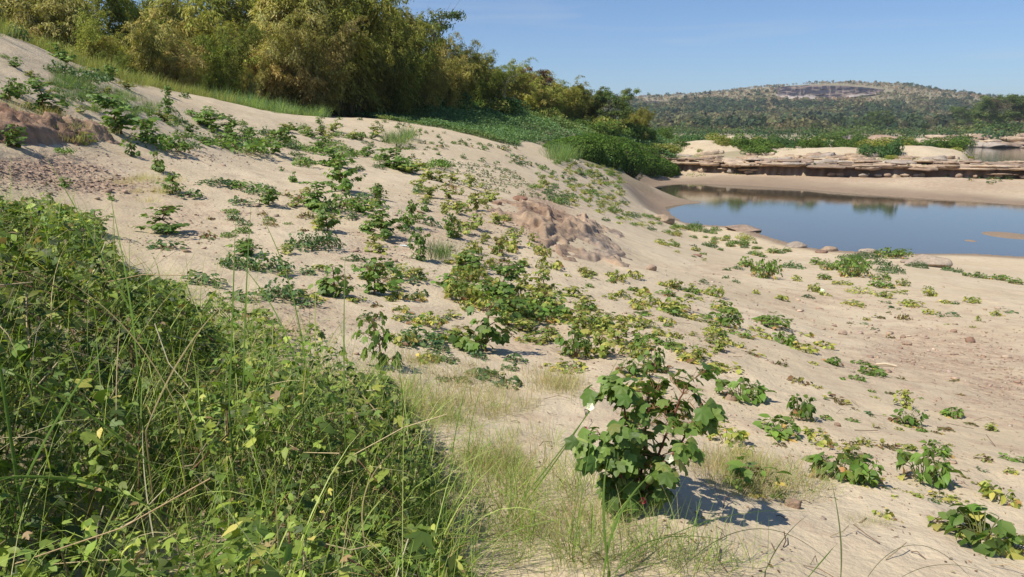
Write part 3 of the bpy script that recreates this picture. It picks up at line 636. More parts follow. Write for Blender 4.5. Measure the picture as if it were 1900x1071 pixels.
put_tree("red_leaved_tree", "tr", 975, 92, 122, "small tree with dry reddish brown leaves above the bamboo", "tree", 1.0, None, 5.6)
put_tree("slender_tree", "tx", 935, 76, 128, "slender pale stemmed tree in front of the dark bamboo", "tree", .9, None, 7)
put_tree("broadleaf_tree", "tg0", 1136, 103, 164, "dark broadleaf tree with a brownish crown at the right end of the tree line", "tree", 1.0, None, 6.5)
put_tree("bare_tree", "tb", 1125, 106, 172, "brown leaved tree leaning into the dark broadleaf tree", "tree", .8, None, 6.8)
put_tree("red_leaved_tree", "tr", 1192, 118, 208, "low rust coloured shrub at the far right end of the tree line", "tree", 1.0, None, 5.6)

# shrubs along the foot of the trees
SH = {"sg": [(.09,.15,.03),(.12,.18,.04),(.075,.12,.03)], "sy": [(.22,.24,.05),(.18,.21,.045),(.28,.27,.08)], "sb": [(.07,.13,.045),(.09,.16,.055),(.055,.105,.04)]}
for key, pal in SH.items():
    for v in range(2):
        g = G(); r = np.random.default_rng(40+v+len(key)); 
        for b in range(7): blob(g, (r.normal(0, .45), r.normal(0, .4), r.uniform(.1, .4)), np.array([.55, .5, .5])*r.uniform(.6, 1.1), 260, .13, pal, r=r)
        keep("%s%d" % (key, v), g, M_FAR)
def shrub(px, py, w, h, key, label, cat="shrub", group=None, Y=None, name="shrub"):
    if Y is None: p = hit(px, py)[0]
    else: X = (px-950)/FP*Y; p = np.array([X, Y, float(ground(X, Y))])
    ww = w/FP*p[1]; hh = h/FP*p[1]
    return spawn(name, None, (p[0], p[1]+ww*.25, p[2]-.05*hh), RG.uniform(0, 6), (ww/2.1, ww/2.1, hh/1.0), label, cat, group, one=key)
r = np.random.default_rng(91)
for i in range(40):
    px = r.uniform(150, 1180); Y = np.interp(px, [150, 520, 800, 1180], [33, 48, 62, 102])+r.uniform(0, 5); X = (px-950)/FP*Y
    z = float(ground(X, Y)); k = ["sg0", "sy1", "sg1", "sb0", "sy0"][r.integers(5)]
    hh = r.uniform(1.0, 2.6); o = spawn("shrub", None, (X, Y, z-.1), r.uniform(0, 6), (hh*r.uniform(.8, 1.3), hh, hh), "low leafy shrub at the shaded foot of the bamboo line", "shrub", "shrubs at the foot of the bamboo", one=k)

# ------------------------------------------------------------------ green cover behind the sand brow and the vine mound
r = np.random.default_rng(8); g = G(); N0 = 520000
Y = np.exp(r.uniform(np.log(44), np.log(135), N0)); px = r.uniform(500, 1320, N0); X = (px-950)/FP*Y; z = ground(X, Y, False); qx, qy = proj(np.stack([X, Y, z], -1))
nn = fbm(X*.15, Y*.15, 3); ins = inpoly(qx, qy+12*nn, GREENPX)
hn = np.clip(fbm(X*.35, Y*.35, 4)+.45, 0, 1.2); dens = sstep(.08, .3, hn)
kk = ins & (r.random(N0) < dens*.62); X, Y, z, hn = X[kk], Y[kk], z[kk], hn[kk]; n = len(X); top = (.25+.9*hn)*np.clip((Y-40)/30, .4, 1)
P3 = np.stack([X, Y, z+top*(1-r.random(n)**2)], -1); pal = np.array([(.13,.22,.09),(.18,.27,.115),(.10,.175,.07)]); t = sstep(-.1, .25, fbm(X*.07+9, Y*.07, 3))[:, None]
cb = pal[r.integers(0, 3, n)]; c2 = np.array([(.17,.21,.05),(.22,.23,.08),(.12,.16,.04)])[r.integers(0, 3, n)]; C = (cb*(1-t)+c2*t)*(1+r.normal(0, .2, (n, 1))).clip(.4, 1.8)
inst(g, DIAM, P3, frames(r.normal(0, 1, (n, 3))*np.array([1, 1, .5]), up(n)+r.normal(0, .5, (n, 3))), np.clip(Y/380, .13, .3)[:, None]*r.uniform(.7, 1.3, (n, 1))*np.array([1, 1.3, 1]), C)
tag(g.build("ground_cover", M_FAR), "blanket of green creepers and weeds over the bank behind the sand brow", "ground cover", None, "stuff")
g = G(); gb = G(); r = np.random.default_rng(9); mound = []
for (px, py, w, h) in [(1040,285,60,28),(1075,292,80,42),(1110,300,90,48),(1150,307,90,46),(1185,314,80,38),(1215,320,70,32),(1240,323,40,24),(1100,275,90,30),(1140,285,90,34),(1175,296,90,34)]:
    p = hit(px, py)[0]; mound.append(p); a, b = w/FP*p[1]*.62, h/FP*p[1]*.92
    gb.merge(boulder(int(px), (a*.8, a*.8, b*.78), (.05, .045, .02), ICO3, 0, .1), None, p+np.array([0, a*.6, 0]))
    blob(g, p+np.array([0, a*.6, 0]), (a, a*.95, b), 7000, .17, [(.09,.17,.03),(.12,.20,.035),(.065,.125,.025),(.15,.22,.045)], r=r, shell=.12, lump=.07, wid=1.5, droop=.5)
e = empty("vine_mound", tuple(mound[3])); tag(e, "long dense bright green mound of vines sloping down to the water beside the sand", "vine mound")
for (gg, nm, mm) in ((g, "foliage", M_FAR), (gb, "stems", M_BARK)):
    o = gg.build(nm, mm); o.parent = e; o.location = tuple(-np.array(e.location))

# shrubs and green heaps on the sand bar: (px, py base, w, h, kind, label)
for (px, py, w, h, k, lb) in [
    (1625,292,66,30,"sb0","round dark green shrub, left of a touching pair on the sand bar"),(1662,290,50,38,"sb1","taller dark green shrub, right of the touching pair on the sand bar"),
    (1655,296,30,10,"sy0","yellow green creeper patch at the foot of the shrub pair"),
    (1508,277,52,30,"sg0","bright green round shrub between two sand dunes on the bar"),(1470,275,24,12,"sb1","small dark shrub left of the bright round shrub"),
    (1432,268,36,22,"sg1","upright green shrub on broken rock at the middle of the bar"),(1408,288,70,22,"sg0","low green heap of creepers sloping down behind the shelf"),
    (1375,278,60,34,"sg1","leafy green shrubbery on the crest of a small dune"),(1340,268,70,24,"sy1","yellowish green bushes between the two pale dunes"),
    (1265,262,34,14,"sb0","blue green bush on top of the left dune"),(1236,262,40,32,"sg0","feathery dark green bush at the end of the green bank"),
    (1260,285,50,18,"sg1","thin green bushes in front of the left dune"),(1298,284,24,10,"sy0","small yellow green tuft on the shelf rocks"),
    (1195,262,60,30,"sg1","green bushes right behind the vine mound"),(1160,258,60,26,"sg0","green bushes behind the left part of the vine mound"),
    (1555,262,60,22,"sg0","green bush low behind the middle dune"),(1600,265,40,22,"sg1","green bush beside the brown overhanging rock"),
    (1735,276,70,24,"sg1","green bush on the rise at the right of the bar"),(1770,290,60,20,"sy0","yellow green creepers trailing down the right end of the bar"),
    (1795,298,40,14,"sy1","lowest yellow green creepers beside the river gap"),(1790,272,60,26,"sg0","dark bush on the right end of the bar"),
    (1820,296,30,10,"sb1","small bush on the rocks beside the river"),(1690,268,40,16,"sy1","olive bush behind the shrub pair"),
    (1205,300,40,14,"sy1","yellowish creepers on the rocks behind the vine mound"),(1225,282,70,20,"sy0","yellow green grass clump above the shelf's left end")]:
    shrub(px, py, w, h, k, lb)
for i, (px, py, w, h, lb) in enumerate([(1652,268,70,22,"large brown overhanging boulder on the sand bar behind the shrub pair"),(1588,262,50,12,"dark flat rock behind the middle dune"),(1745,288,50,12,"grey rocks under the bushes at the right of the bar")]):
    p = hit(px, py)[0]; w_, h_ = w/FP*p[1], h/FP*p[1]; keep("bb%d" % i, boulder(i+900, (.5, .35, .5), (.36, .25, .18) if i == 0 else (.22, .18, .16), ICO4, 12, .1), M_ROCK)
    spawn("boulder", None, (p[0], p[1]+w_*.3, p[2]+h_*.3), 0, (w_, w_, h_*1.2), lb, "boulder", one="bb%d" % i)
for i in range(34):
    px = 1195+i*20.5+r.normal(0, 7); Y = r.uniform(112, 126); X = (px-950)/FP*Y
    if X/Y > .60: continue
    hh = r.uniform(.9, 2.1); spawn("shrub", None, (X, Y, float(ground(X, Y))-.15), r.uniform(0, 6), (hh*r.uniform(1, 1.9), hh, hh), "green scrub bush along the back edge of the sand bar before the river", "shrub", "scrub along the back of the bar", one=["sg0","sy1","sg1","sb0","sg0"][r.integers(5)])
g = G()
for i in range(60):
    px = r.uniform(1200, 1880); Y = r.uniform(93, 112); X = (px-950)/FP*Y
    if X/Y > .60: continue
    z = float(ground(X, Y)); a = r.uniform(.5, 2.0); blob(g, (X, Y, z-.05), (a, a*.8, r.uniform(.12, .4)), int(90*a), .14, [(.14,.20,.05),(.24,.26,.07),(.10,.16,.045)], r=r, wid=1.3)
tag(g.build("creeper_patches", M_FAR), "low green and yellow creepers spread between the rocks of the sand bar", "ground cover", None, "stuff")
# pale dunes on the bar
for i, (px, py, w, h, lb) in enumerate([(1312,283,120,26,"left"),(1385,268,60,16,"second"),(1560,285,150,28,"middle"),(1740,292,150,28,"right")]):
    p = hit(px, py)[0]; w_, h_ = w/FP*p[1], h/FP*p[1]; xs = np.linspace(-1, 1, 60); X, Y = np.meshgrid(xs, xs); q = np.clip(1-X*X-Y*Y, 0, 1)
    Z = q**1.1*h_*.46*(1+.35*np.sin(X*2.3+1+i*2)-.25*X+.5*fbm(X*2+i*3, Y*2, 3))+.03*fbm(X*4, Y*4, 3)-.12*h_; XX = p[0]+X*w_*.85; YY = p[1]+w_*.35+Y*w_*.5; GZ = ground(XX, YY)
    V = np.stack([XX, YY, GZ+Z], -1).reshape(-1, 3); ii = np.arange(3600).reshape(60, 60); F = np.stack([ii[:-1, :-1], ii[:-1, 1:], ii[1:, 1:], ii[1:, :-1]], -1).reshape(-1, 4)
    g = G(); g.add(V, F, (0, 0, 0)); o = g.build("sand_dune", M_SAND, smooth=True); o['kind'] = 'structure'

# ------------------------------------------------------------------ hill: forest, cliffs, far bank
r = np.random.default_rng(21); g = G(); NT = 9000
px = r.uniform(1060, 1960, NT); Y = 640+1080*r.random(NT)**.85; X = (px-950)/FP*Y; z = farz(X, Y); qx, qy = proj(np.stack([X, Y, z], -1))
CL1 = [(1438,180),(1448,164),(1480,158),(1560,157),(1635,163),(1642,172),(1600,182),(1540,187),(1480,189),(1440,186)]; CL2 = [(1190,190),(1240,187),(1245,198),(1195,200)]; CL3 = [(1735,186),(1800,187),(1800,193),(1735,192)]
ok = ~(inpoly(qx, qy, CL1) | inpoly(qx, qy, CL2)); X, Y, z, qx, qy = X[ok], Y[ok], z[ok], qx[ok], qy[ok]; NT = len(X)
hi = sstep(215, 175, qy); nz1 = fbm(X/110, Y/150, 3); nz2 = fbm(X/60+9, Y/90, 3)
pt = np.clip(.26+.5*hi+1.1*nz1, 0, .9); typ = np.where(r.random(NT) < pt, 2, np.where(r.random(NT) < sstep(-.05, .25, nz2), 1, 0))
PALT = np.array([(.15,.145,.07),(.07,.095,.045),(.31,.235,.145)]); HT = np.where(typ == 1, 13, np.where(typ == 2, 8, 10.5))*r.uniform(.65, 1.25, NT)*np.where(hi > .7, .62, 1)
TC = PALT[typ]*(1+r.normal(0, .24, (NT, 1))).clip(.5, 1.7)*(1+r.normal(0, .06, (NT, 3)))
m = 32; d = nrm(r.normal(0, 1, (NT, m, 3))); d[..., 2] = np.abs(d[..., 2]); rad = HT[:, None, None]*np.array([.42, .42, .5])
PP = np.stack([X, Y, z+HT*.45], -1)[:, None]+d*rad*r.uniform(.55, 1.05, (NT, m, 1)); nmv = d+r.normal(0, .4, (NT, m, 3)); n = NT*m
inst(g, DIAM, PP.reshape(-1, 3), frames(nrm(np.cross(nmv, r.normal(0, 1, (NT, m, 3)))).reshape(-1, 3), nmv.reshape(-1, 3)), np.repeat(HT*.30, m)[:, None]*np.array([1, 1.4, 1])*r.uniform(.6, 1.3, (n, 1)), np.repeat(TC, m, 0)*(1+r.normal(0, .12, (n, 1))))
tag(g.build("hill_forest", M_FAR), "dry mixed forest covering the long hill beyond the river", "forest", None, "stuff")
# cliffs: bedded rock standing out of the slope
def cliff(name, top, bot, Yc, seed, label, pale):
    r = np.random.default_rng(seed); x0, x1 = top[0][0], top[-1][0]; nx, ny = 200, 34; xs = np.linspace(x0, x1, nx); ty = np.interp(xs, *zip(*top)); by = np.interp(xs, *zip(*bot)); t = np.linspace(0, 1, ny)[:, None]
    PXX = np.broadcast_to(xs, (ny, nx)); PYY = by*(1-t)+ty*t+.8*fbm(PXX*.1, PXX*0+seed, 3)
    YY = np.geomspace(640, 1720, 300); R3 = ray(PXX[..., None]+0*YY, PYY[..., None]+0*YY, np.broadcast_to(YY, PXX.shape+(300,)))
    below = R3[..., 2] < farz(R3[..., 0], R3[..., 1]); Yt = YY[np.maximum(np.argmax(below, -1), 1)]; Yt = np.where(below.any(-1), Yt, 1700)
    led = np.round((t+.10*fbm(PXX*.02, t*3, 3))*6)/6; Ym = np.minimum(Yt.min(0)[None]+0*Yt, Yt); Yv = .5*Yt+.5*(Ym+60*t)-26-14*fbm(PXX*.05+seed, led*9, 3)-8*fbm(PXX*.25, t*8, 3)
    edge = np.minimum(1, np.minimum(PXX-x0, x1-PXX)/8)*np.minimum(1, np.minimum(t, 1-t)/.08); Yv = Yv+(1-edge)*45
    V = ray(PXX, PYY, Yv); back = V[-1].copy(); back[:, 1] += 120; base = V[0].copy(); base[:, 2] -= 25; base[:, 1] += 30; V = np.concatenate([base[None], V, back[None]])
    ii = np.arange((ny+2)*nx).reshape(ny+2, nx); F = np.stack([ii[:-1, :-1], ii[:-1, 1:], ii[1:, 1:], ii[1:, :-1]], -1).reshape(-1, 4)
    tt = np.concatenate([[0], t[:, 0], [1]])[:, None]; xx = np.broadcast_to(xs, tt.shape[:1]+(nx,)); band = fbm(xx*.035, tt*14+seed, 3); lo = sstep(.34, .2, tt+.35*fbm(xx*.03, tt*2+4, 3))*pale
    dk = np.array([.03, .025, .03]); md = np.array([.27, .20, .15]); pl = np.array([.50, .43, .37]); b = np.clip(sstep(.10, .2, band)*.8+sstep(.1, .35, fbm(xx*.25, tt*2+seed, 3))*.5, 0, 1)[..., None]
    C = dk*(1-b)+md*b; lo = lo*.7; C = C*(1-lo[..., None])+pl*lo[..., None]; C[-1] = (.30, .24, .16)
    g = G(); g.add(V.reshape(-1, 3), F, C.reshape(-1, 3)); tag(g.build(name, M_FARROCK), label, "cliff")
cliff("rock_cliff", [(1440,167),(1452,161),(1500,158),(1560,159),(1600,162),(1642,166)], [(1440,182),(1470,187),(1540,188),(1590,181),(1642,173)], 1500, 3, "long dark banded rock cliff near the top of the distant hill", 1)
cliff("rock_cliff", [(1192,189),(1215,187),(1246,190)], [(1192,198),(1215,200),(1246,197)], 1480, 9, "small dark cliff with a pale base at the left end of the hill", 1.2)
cliff("rock_cliff", [(1712,184),(1760,186),(1810,187)], [(1712,189),(1760,193),(1810,192)], 1480, 14, "thin low cliff band on the right shoulder of the hill", 0)
# thicket along the far bank
g = G(); r = np.random.default_rng(31)
for i in range(360):
    px = r.uniform(1150, 1980); Y = r.uniform(312, 640); X = (px-950)/FP*Y; z = float(farz(np.array(X), np.array(Y))); s = r.uniform(3, 7)*(1+.3*(px > 1780))
    blob(g, (X, Y, z), (s*1.2, s, s*r.uniform(.5, 1.0)), 110, s*.17, None, T=DIAM, r=r, shell=.3, wid=1.5, base=np.array([(.10,.16,.05),(.07,.12,.05),(.14,.17,.06),(.16,.15,.08),(.05,.09,.04)][r.integers(5)])[None])
tag(g.build("riverside_thicket", M_FAR), "thick green bushes lining the foot of the hill across the river", "thicket", None, "stuff")
ORD2 = {}
far = [(1608,560,205,"tg0",1),(1632,520,212,"tg1",.8),(1580,600,222,"tg0",.9),(1700,480,228,"tg1",.8),(1712,520,218,"tb",1),(1765,520,197,"tg0",1),(1783,500,196,"tg1",1),(1822,430,178,"tg0",1.2),(1812,470,205,"tb",1.2),(1850,410,182,"tb",1.3),
       (1868,430,176,"tg1",1.2),(1885,400,186,"tb",1.4),(1895,390,174,"tg0",1.3),(1935,400,170,"tg0",1.3),(1500,600,228,"tg0",1),(1440,600,236,"tg1",1.1),(1340,600,238,"tg0",1.2),(1560,580,232,"tb",1),(1660,540,225,"tb",1),(1745,500,222,"tb",1),(1400,560,246,"tg0",1.2),(1276,600,244,"tb",1.2)]
far.sort(); c_ = {}
NAMES = {"tg0": "round dark green tree", "tg1": "uneven green tree", "tb": "brownish thin leaved tree"}
for (px, Y, ty, key, dx) in far:
    nm = NAMES[key]; c_[nm] = c_.get(nm, 0)+1
    o = put_tree("riverside_tree", key, px, Y, ty, "%s across the river, %s such from the left" % (nm, ORDW[c_[nm]-1]), "tree", dx, None, {"tg0": 6.5, "tg1": 7, "tb": 6.8}[key]); o['group'] = "trees on the far bank"

# ------------------------------------------------------------------ plants of the sand slope
CP_ = [(.12,.20,.04),(.15,.24,.05),(.085,.15,.03),(.19,.27,.06)]
CYP = [(.20,.25,.05),(.29,.31,.07),(.14,.20,.04),(.36,.33,.09)]
BP = [(.12,.20,.035),(.16,.25,.045),(.08,.145,.025),(.15,.22,.05)]
YP = [(.28,.32,.06),(.35,.35,.075),(.19,.25,.045),(.42,.37,.09),(.14,.20,.04)]
DP = [(.075,.14,.05),(.10,.17,.06),(.055,.105,.038),(.15,.20,.07)]
WP = [(.30,.28,.08),(.22,.12,.06),(.16,.08,.045),(.26,.26,.07),(.13,.16,.05)]
def cotton(seed, H, Wd, nl, ls, pal):
    r = np.random.default_rng(seed); lv, st = G(), G(); k = 8; t = np.linspace(0, 1, k); P = np.stack([np.cumsum(r.normal(0, .03*H, k)), np.cumsum(r.normal(0, .03*H, k)), t*H*.95], 1); P[0, :2] = 0
    tube(st, P, np.linspace(.012, .004, k)*(H/.6+.4)*.8, (.17, .11, .06), 5); sites = []
    for b in range(int(7+H*9)):
        q = r.uniform(.03, .95); i = int(q*(k-1)); o = P[i]+(P[min(i+1, k-1)]-P[i])*(q*(k-1)-i); az = r.uniform(0, 2*pi); L = Wd*.5*r.uniform(.6, 1.1)*(1.05-.45*q); u = np.linspace(0, 1, 5)
        B = o+np.stack([np.cos(az)*L*u, np.sin(az)*L*u, L*(.65*u-.15*u*u)], 1); tube(st, B, np.linspace(.005, .002, 5)*(H/.6+.3), (.16, .09, .05), 4); sites += [B[j] for j in range(1, 5)]
    sites += [P[j] for j in range(1, k)]*3; sites = np.array(sites); S = sites[r.integers(0, len(sites), nl)]
    out = S*np.array([1, 1, 0])+r.normal(0, .4*Wd*.5, (nl, 3))*np.array([1, 1, 0]); out = nrm(out+1e-4); pl = ls*r.uniform(.4, 1.1, nl)
    D = out+np.array([0, 0, 1])*r.uniform(-.3, .5, (nl, 1)); Q = S+nrm(D)*pl[:, None]
    for a, b in zip(S[:90], Q[:90]): tube(st, [a, (a+b)/2+[0, 0, .005], b], .0013, (.20, .14, .06), 3)
    nm = nrm(up(nl)*.8+out*.55+r.normal(0, .38, (nl, 3))); dr = out+np.array([0, 0, -1])*r.uniform(.2, 1.7, (nl, 1))
    inst(lv, LOBED, Q, frames(dr, nm), (ls*r.uniform(.55, 1.15, nl)*(1.12-.55*Q[:, 2]/H))[:, None]*np.ones(3), cols(nl, pal, None, .13, r)); return lv, st
def bean(seed, H, Wd, nl, ls, pal, w=None):
    r = np.random.default_rng(seed); lv, st = G(), G(); ns = max(4, nl//3); az = r.uniform(0, 2*pi, ns); q = np.sqrt(r.random(ns)); zz = r.uniform(.18, 1, ns)**1.1*np.sqrt(np.maximum(0, 1-.6*q*q))*H*(1+.5*vnoise(np.cos(az)*q*2.2+seed, np.sin(az)*q*2.2))
    T3 = np.stack([np.cos(az)*q*Wd/2, np.sin(az)*q*Wd/2, zz], 1); b = np.stack([T3[:, 0]*.25, T3[:, 1]*.25, zz*0], 1)
    for i in range(ns): tube(st, [b[i], b[i]*.5+T3[i]*.5+[0, 0, .15*H], T3[i]], .0022, (.16, .17, .06), 3)
    for a in (-1, 0, 1):
        an = az+a*1.15+r.normal(0, .35, ns); D = np.stack([np.cos(an), np.sin(an), r.uniform(-1.5, .25, ns)], 1); nm = nrm(up(ns)+r.normal(0, .6, (ns, 3))); cl = cols(ns, pal, w, .15, r); old = (zz < .42*H) & (r.random(ns) < .45); cl[old] = cols(int(old.sum()), [(.50,.40,.10),(.45,.26,.10),(.24,.13,.07),(.36,.33,.08)], None, .15, r)
        inst(lv, OVATE, T3+.1*ls*D, frames(D, nm), (ls*r.uniform(.45, 1.2, ns))[:, None]*np.array([1, 1.1, 1]), cl)
    return lv, st
def creep(seed, Wd, H, nl, ls, pal, w=None):
    r = np.random.default_rng(seed); lv, st = G(), G(); az = r.uniform(0, 2*pi, nl); ed = 1+.45*vnoise(az*1.2+seed, az*0+seed)+.3*vnoise(az*3+seed, az*0+2); q = np.sqrt(r.random(nl)); rr = q*ed*Wd/2
    P = np.stack([np.cos(az)*rr, np.sin(az)*rr, H*(1-.7*q*q)*r.uniform(.25, 1, nl)*(1+.6*fbm(np.cos(az)*rr*6/Wd+seed, np.sin(az)*rr*6/Wd, 2))], 1); a2 = az+r.normal(0, 1.2, nl)
    D = np.stack([np.cos(a2), np.sin(a2), r.uniform(-.7, .15, nl)], 1); inst(lv, OVATE, P, frames(D, nrm(up(nl)+r.normal(0, .4, (nl, 3)))), (ls*r.uniform(.6, 1.2, nl))[:, None]*np.array([1, 1.2, 1]), cols(nl, pal, w, .14, r))
    for i in range(9):
        a = r.uniform(0, 2*pi); u = np.linspace(0, 1, 6); L = Wd*.55*r.uniform(.6, 1.2); tube(st, np.stack([np.cos(a+u*.6)*L*u, np.sin(a+u*.6)*L*u, .012+.5*H*(1-u)*np.sin(u*8+i)**2], 1), .003, (.15, .12, .05), 3)
    return lv, st
PRO = {}
def pro(kind, W_, H_, fn):
    k = "%s_%d" % (kind, len([q for q in PRO if PRO[q][0] == kind])); lv, st = fn; keep(k+"_l", lv, M_LEAF, True); keep(k+"_s", st, M_STEM)
    lv.merge(st); keep(k+"_m", lv, M_LEAF, True); PRO[k] = (kind, W_, H_)
for s_ in range(3):
    pro("C", .55, .75, cotton(300+s_, .75, .55, 270, .10, CP_)); pro("C", .36, .42, cotton(310+s_, .42, .36, 140, .085, CP_)); pro("C", .2, .24, cotton(320+s_, .24, .2, 60, .07, CP_))
    pro("K", .45, .5, cotton(330+s_, .5, .45, 170, .085, CYP)); pro("K", .25, .26, cotton(340+s_, .26, .25, 80, .065, CYP))
    pro("B", .42, .34, bean(350+s_, .36, .42, 190, .082, BP+[YP[2]])); pro("B", .22, .16, bean(360+s_, .16, .22, 90, .065, BP)); pro("B", .8, .32, bean(365+s_, .36, .8, 430, .075, BP))
    pro("Y", .36, .20, bean(370+s_, .20, .36, 140, .068, YP)); pro("Y", .2, .1, bean(380+s_, .1, .2, 54, .058, YP)); pro("Y", .7, .2, creep(385+s_, .7, .2, 190, .06, YP))
    pro("D", .6, .17, creep(390+s_, .6, .17, 230, .062, DP)); pro("D", .28, .12, creep(400+s_, .28, .12, 60, .055, DP)); pro("D", 1.2, .28, creep(405+s_, 1.2, .28, 620, .07, DP))
    pro("W", .3, .09, creep(410+s_, .3, .09, 60, .05, WP)); pro("W", .16, .06, creep(420+s_, .16, .06, 22, .045, WP))
    pro("S", .12, .12, bean(430+s_, .12, .12, 26, .055, DP)); pro("V", .6, .16, creep(440+s_, .6, .16, 220, .06, CP_+BP))
KN = {"C": ("cotton_plant", "green cotton plant", "green cotton plants", "cotton plant", "cotton plants on the sand slope"), "K": ("cotton_plant", "yellowing cotton plant", "yellowing cotton plants", "cotton plant", "cotton plants on the sand slope"),
      "B": ("bean_plant", "green bean plant", "green bean plants", "bean plant", "bean plants on the sand"), "Y": ("bean_plant", "yellow green bean plant", "yellow green bean plants", "bean plant", "bean plants on the sand"),
      "D": ("creeper", "dark green creeper", "dark green creepers", "creeper", "creeping plants on the sand"), "V": ("creeper", "fresh green creeper", "fresh green creepers", "creeper", "creeping plants on the sand"),
      "W": ("withered_plant", "withered brown and yellow plant", "withered plants", "withered plant", "withered plants on the sand"), "S": ("seedling", "small green seedling", "small green seedlings", "seedling", "seedlings planted in rows")}
rp = np.random.default_rng(66); USED = []
def plants(L):
    if not L: return
    A_ = np.array([(a[0], min(a[1], 1066)) for a in L], float); P0 = hit(A_[:, 0], A_[:, 1])
    for (px, py, w, h, kind), p in zip(L, P0):
        d = p[1]/cos(PITCH); ph = math.atan2(6-p[2], p[1]); W_ = w/FP*d; dep = .5*W_*sin(max(ph, .02))
        H_ = max(h/FP*d-(.05 if kind in 'CK' else .3)*W_*sin(max(ph, 0)), .5*h/FP*d, (.5 if kind in 'CK' else .14)*W_)/max(cos(ph), .5)
        q = np.array([p[0], p[1]+W_*.35]); z = float(ground(q[0], q[1]))
        c = [k for k in PRO if PRO[k][0] == kind]; dd = [abs(math.log(PRO[k][1]/W_))+.5*abs(math.log(PRO[k][2]/H_))+rp.uniform(0, .3) for k in c]; k = c[int(np.argmin(dd))]
        sw = W_/PRO[k][1]*1.08; shh = H_/PRO[k][2]*1.05; sw = sw*rp.uniform(.95, 1.08); shh = min(max(shh, sw*.45), sw*2.0)
        nm = KN[kind]; big = max(w, h) >= 34
        o = spawn(nm[0], [("foliage", k+"_l"), ("stem", k+"_s")], (q[0], q[1], z-.01), rp.uniform(0, 6.28), (sw, sw, shh), None, None) if big else spawn(nm[0], None, (q[0], q[1], z-.01), rp.uniform(0, 6.28), (sw, sw, shh), None, None, one=k+"_m")
        adj = "tall" if H_ > .55 else ("big" if W_ > .6 else ("low" if W_ > .3 and H_ < .14 else ("small" if W_ < .22 else "mid sized")))
        pend(o, adj, nm[1], nm[2], nm[3], nm[4], px, py); USED.append((px, py))
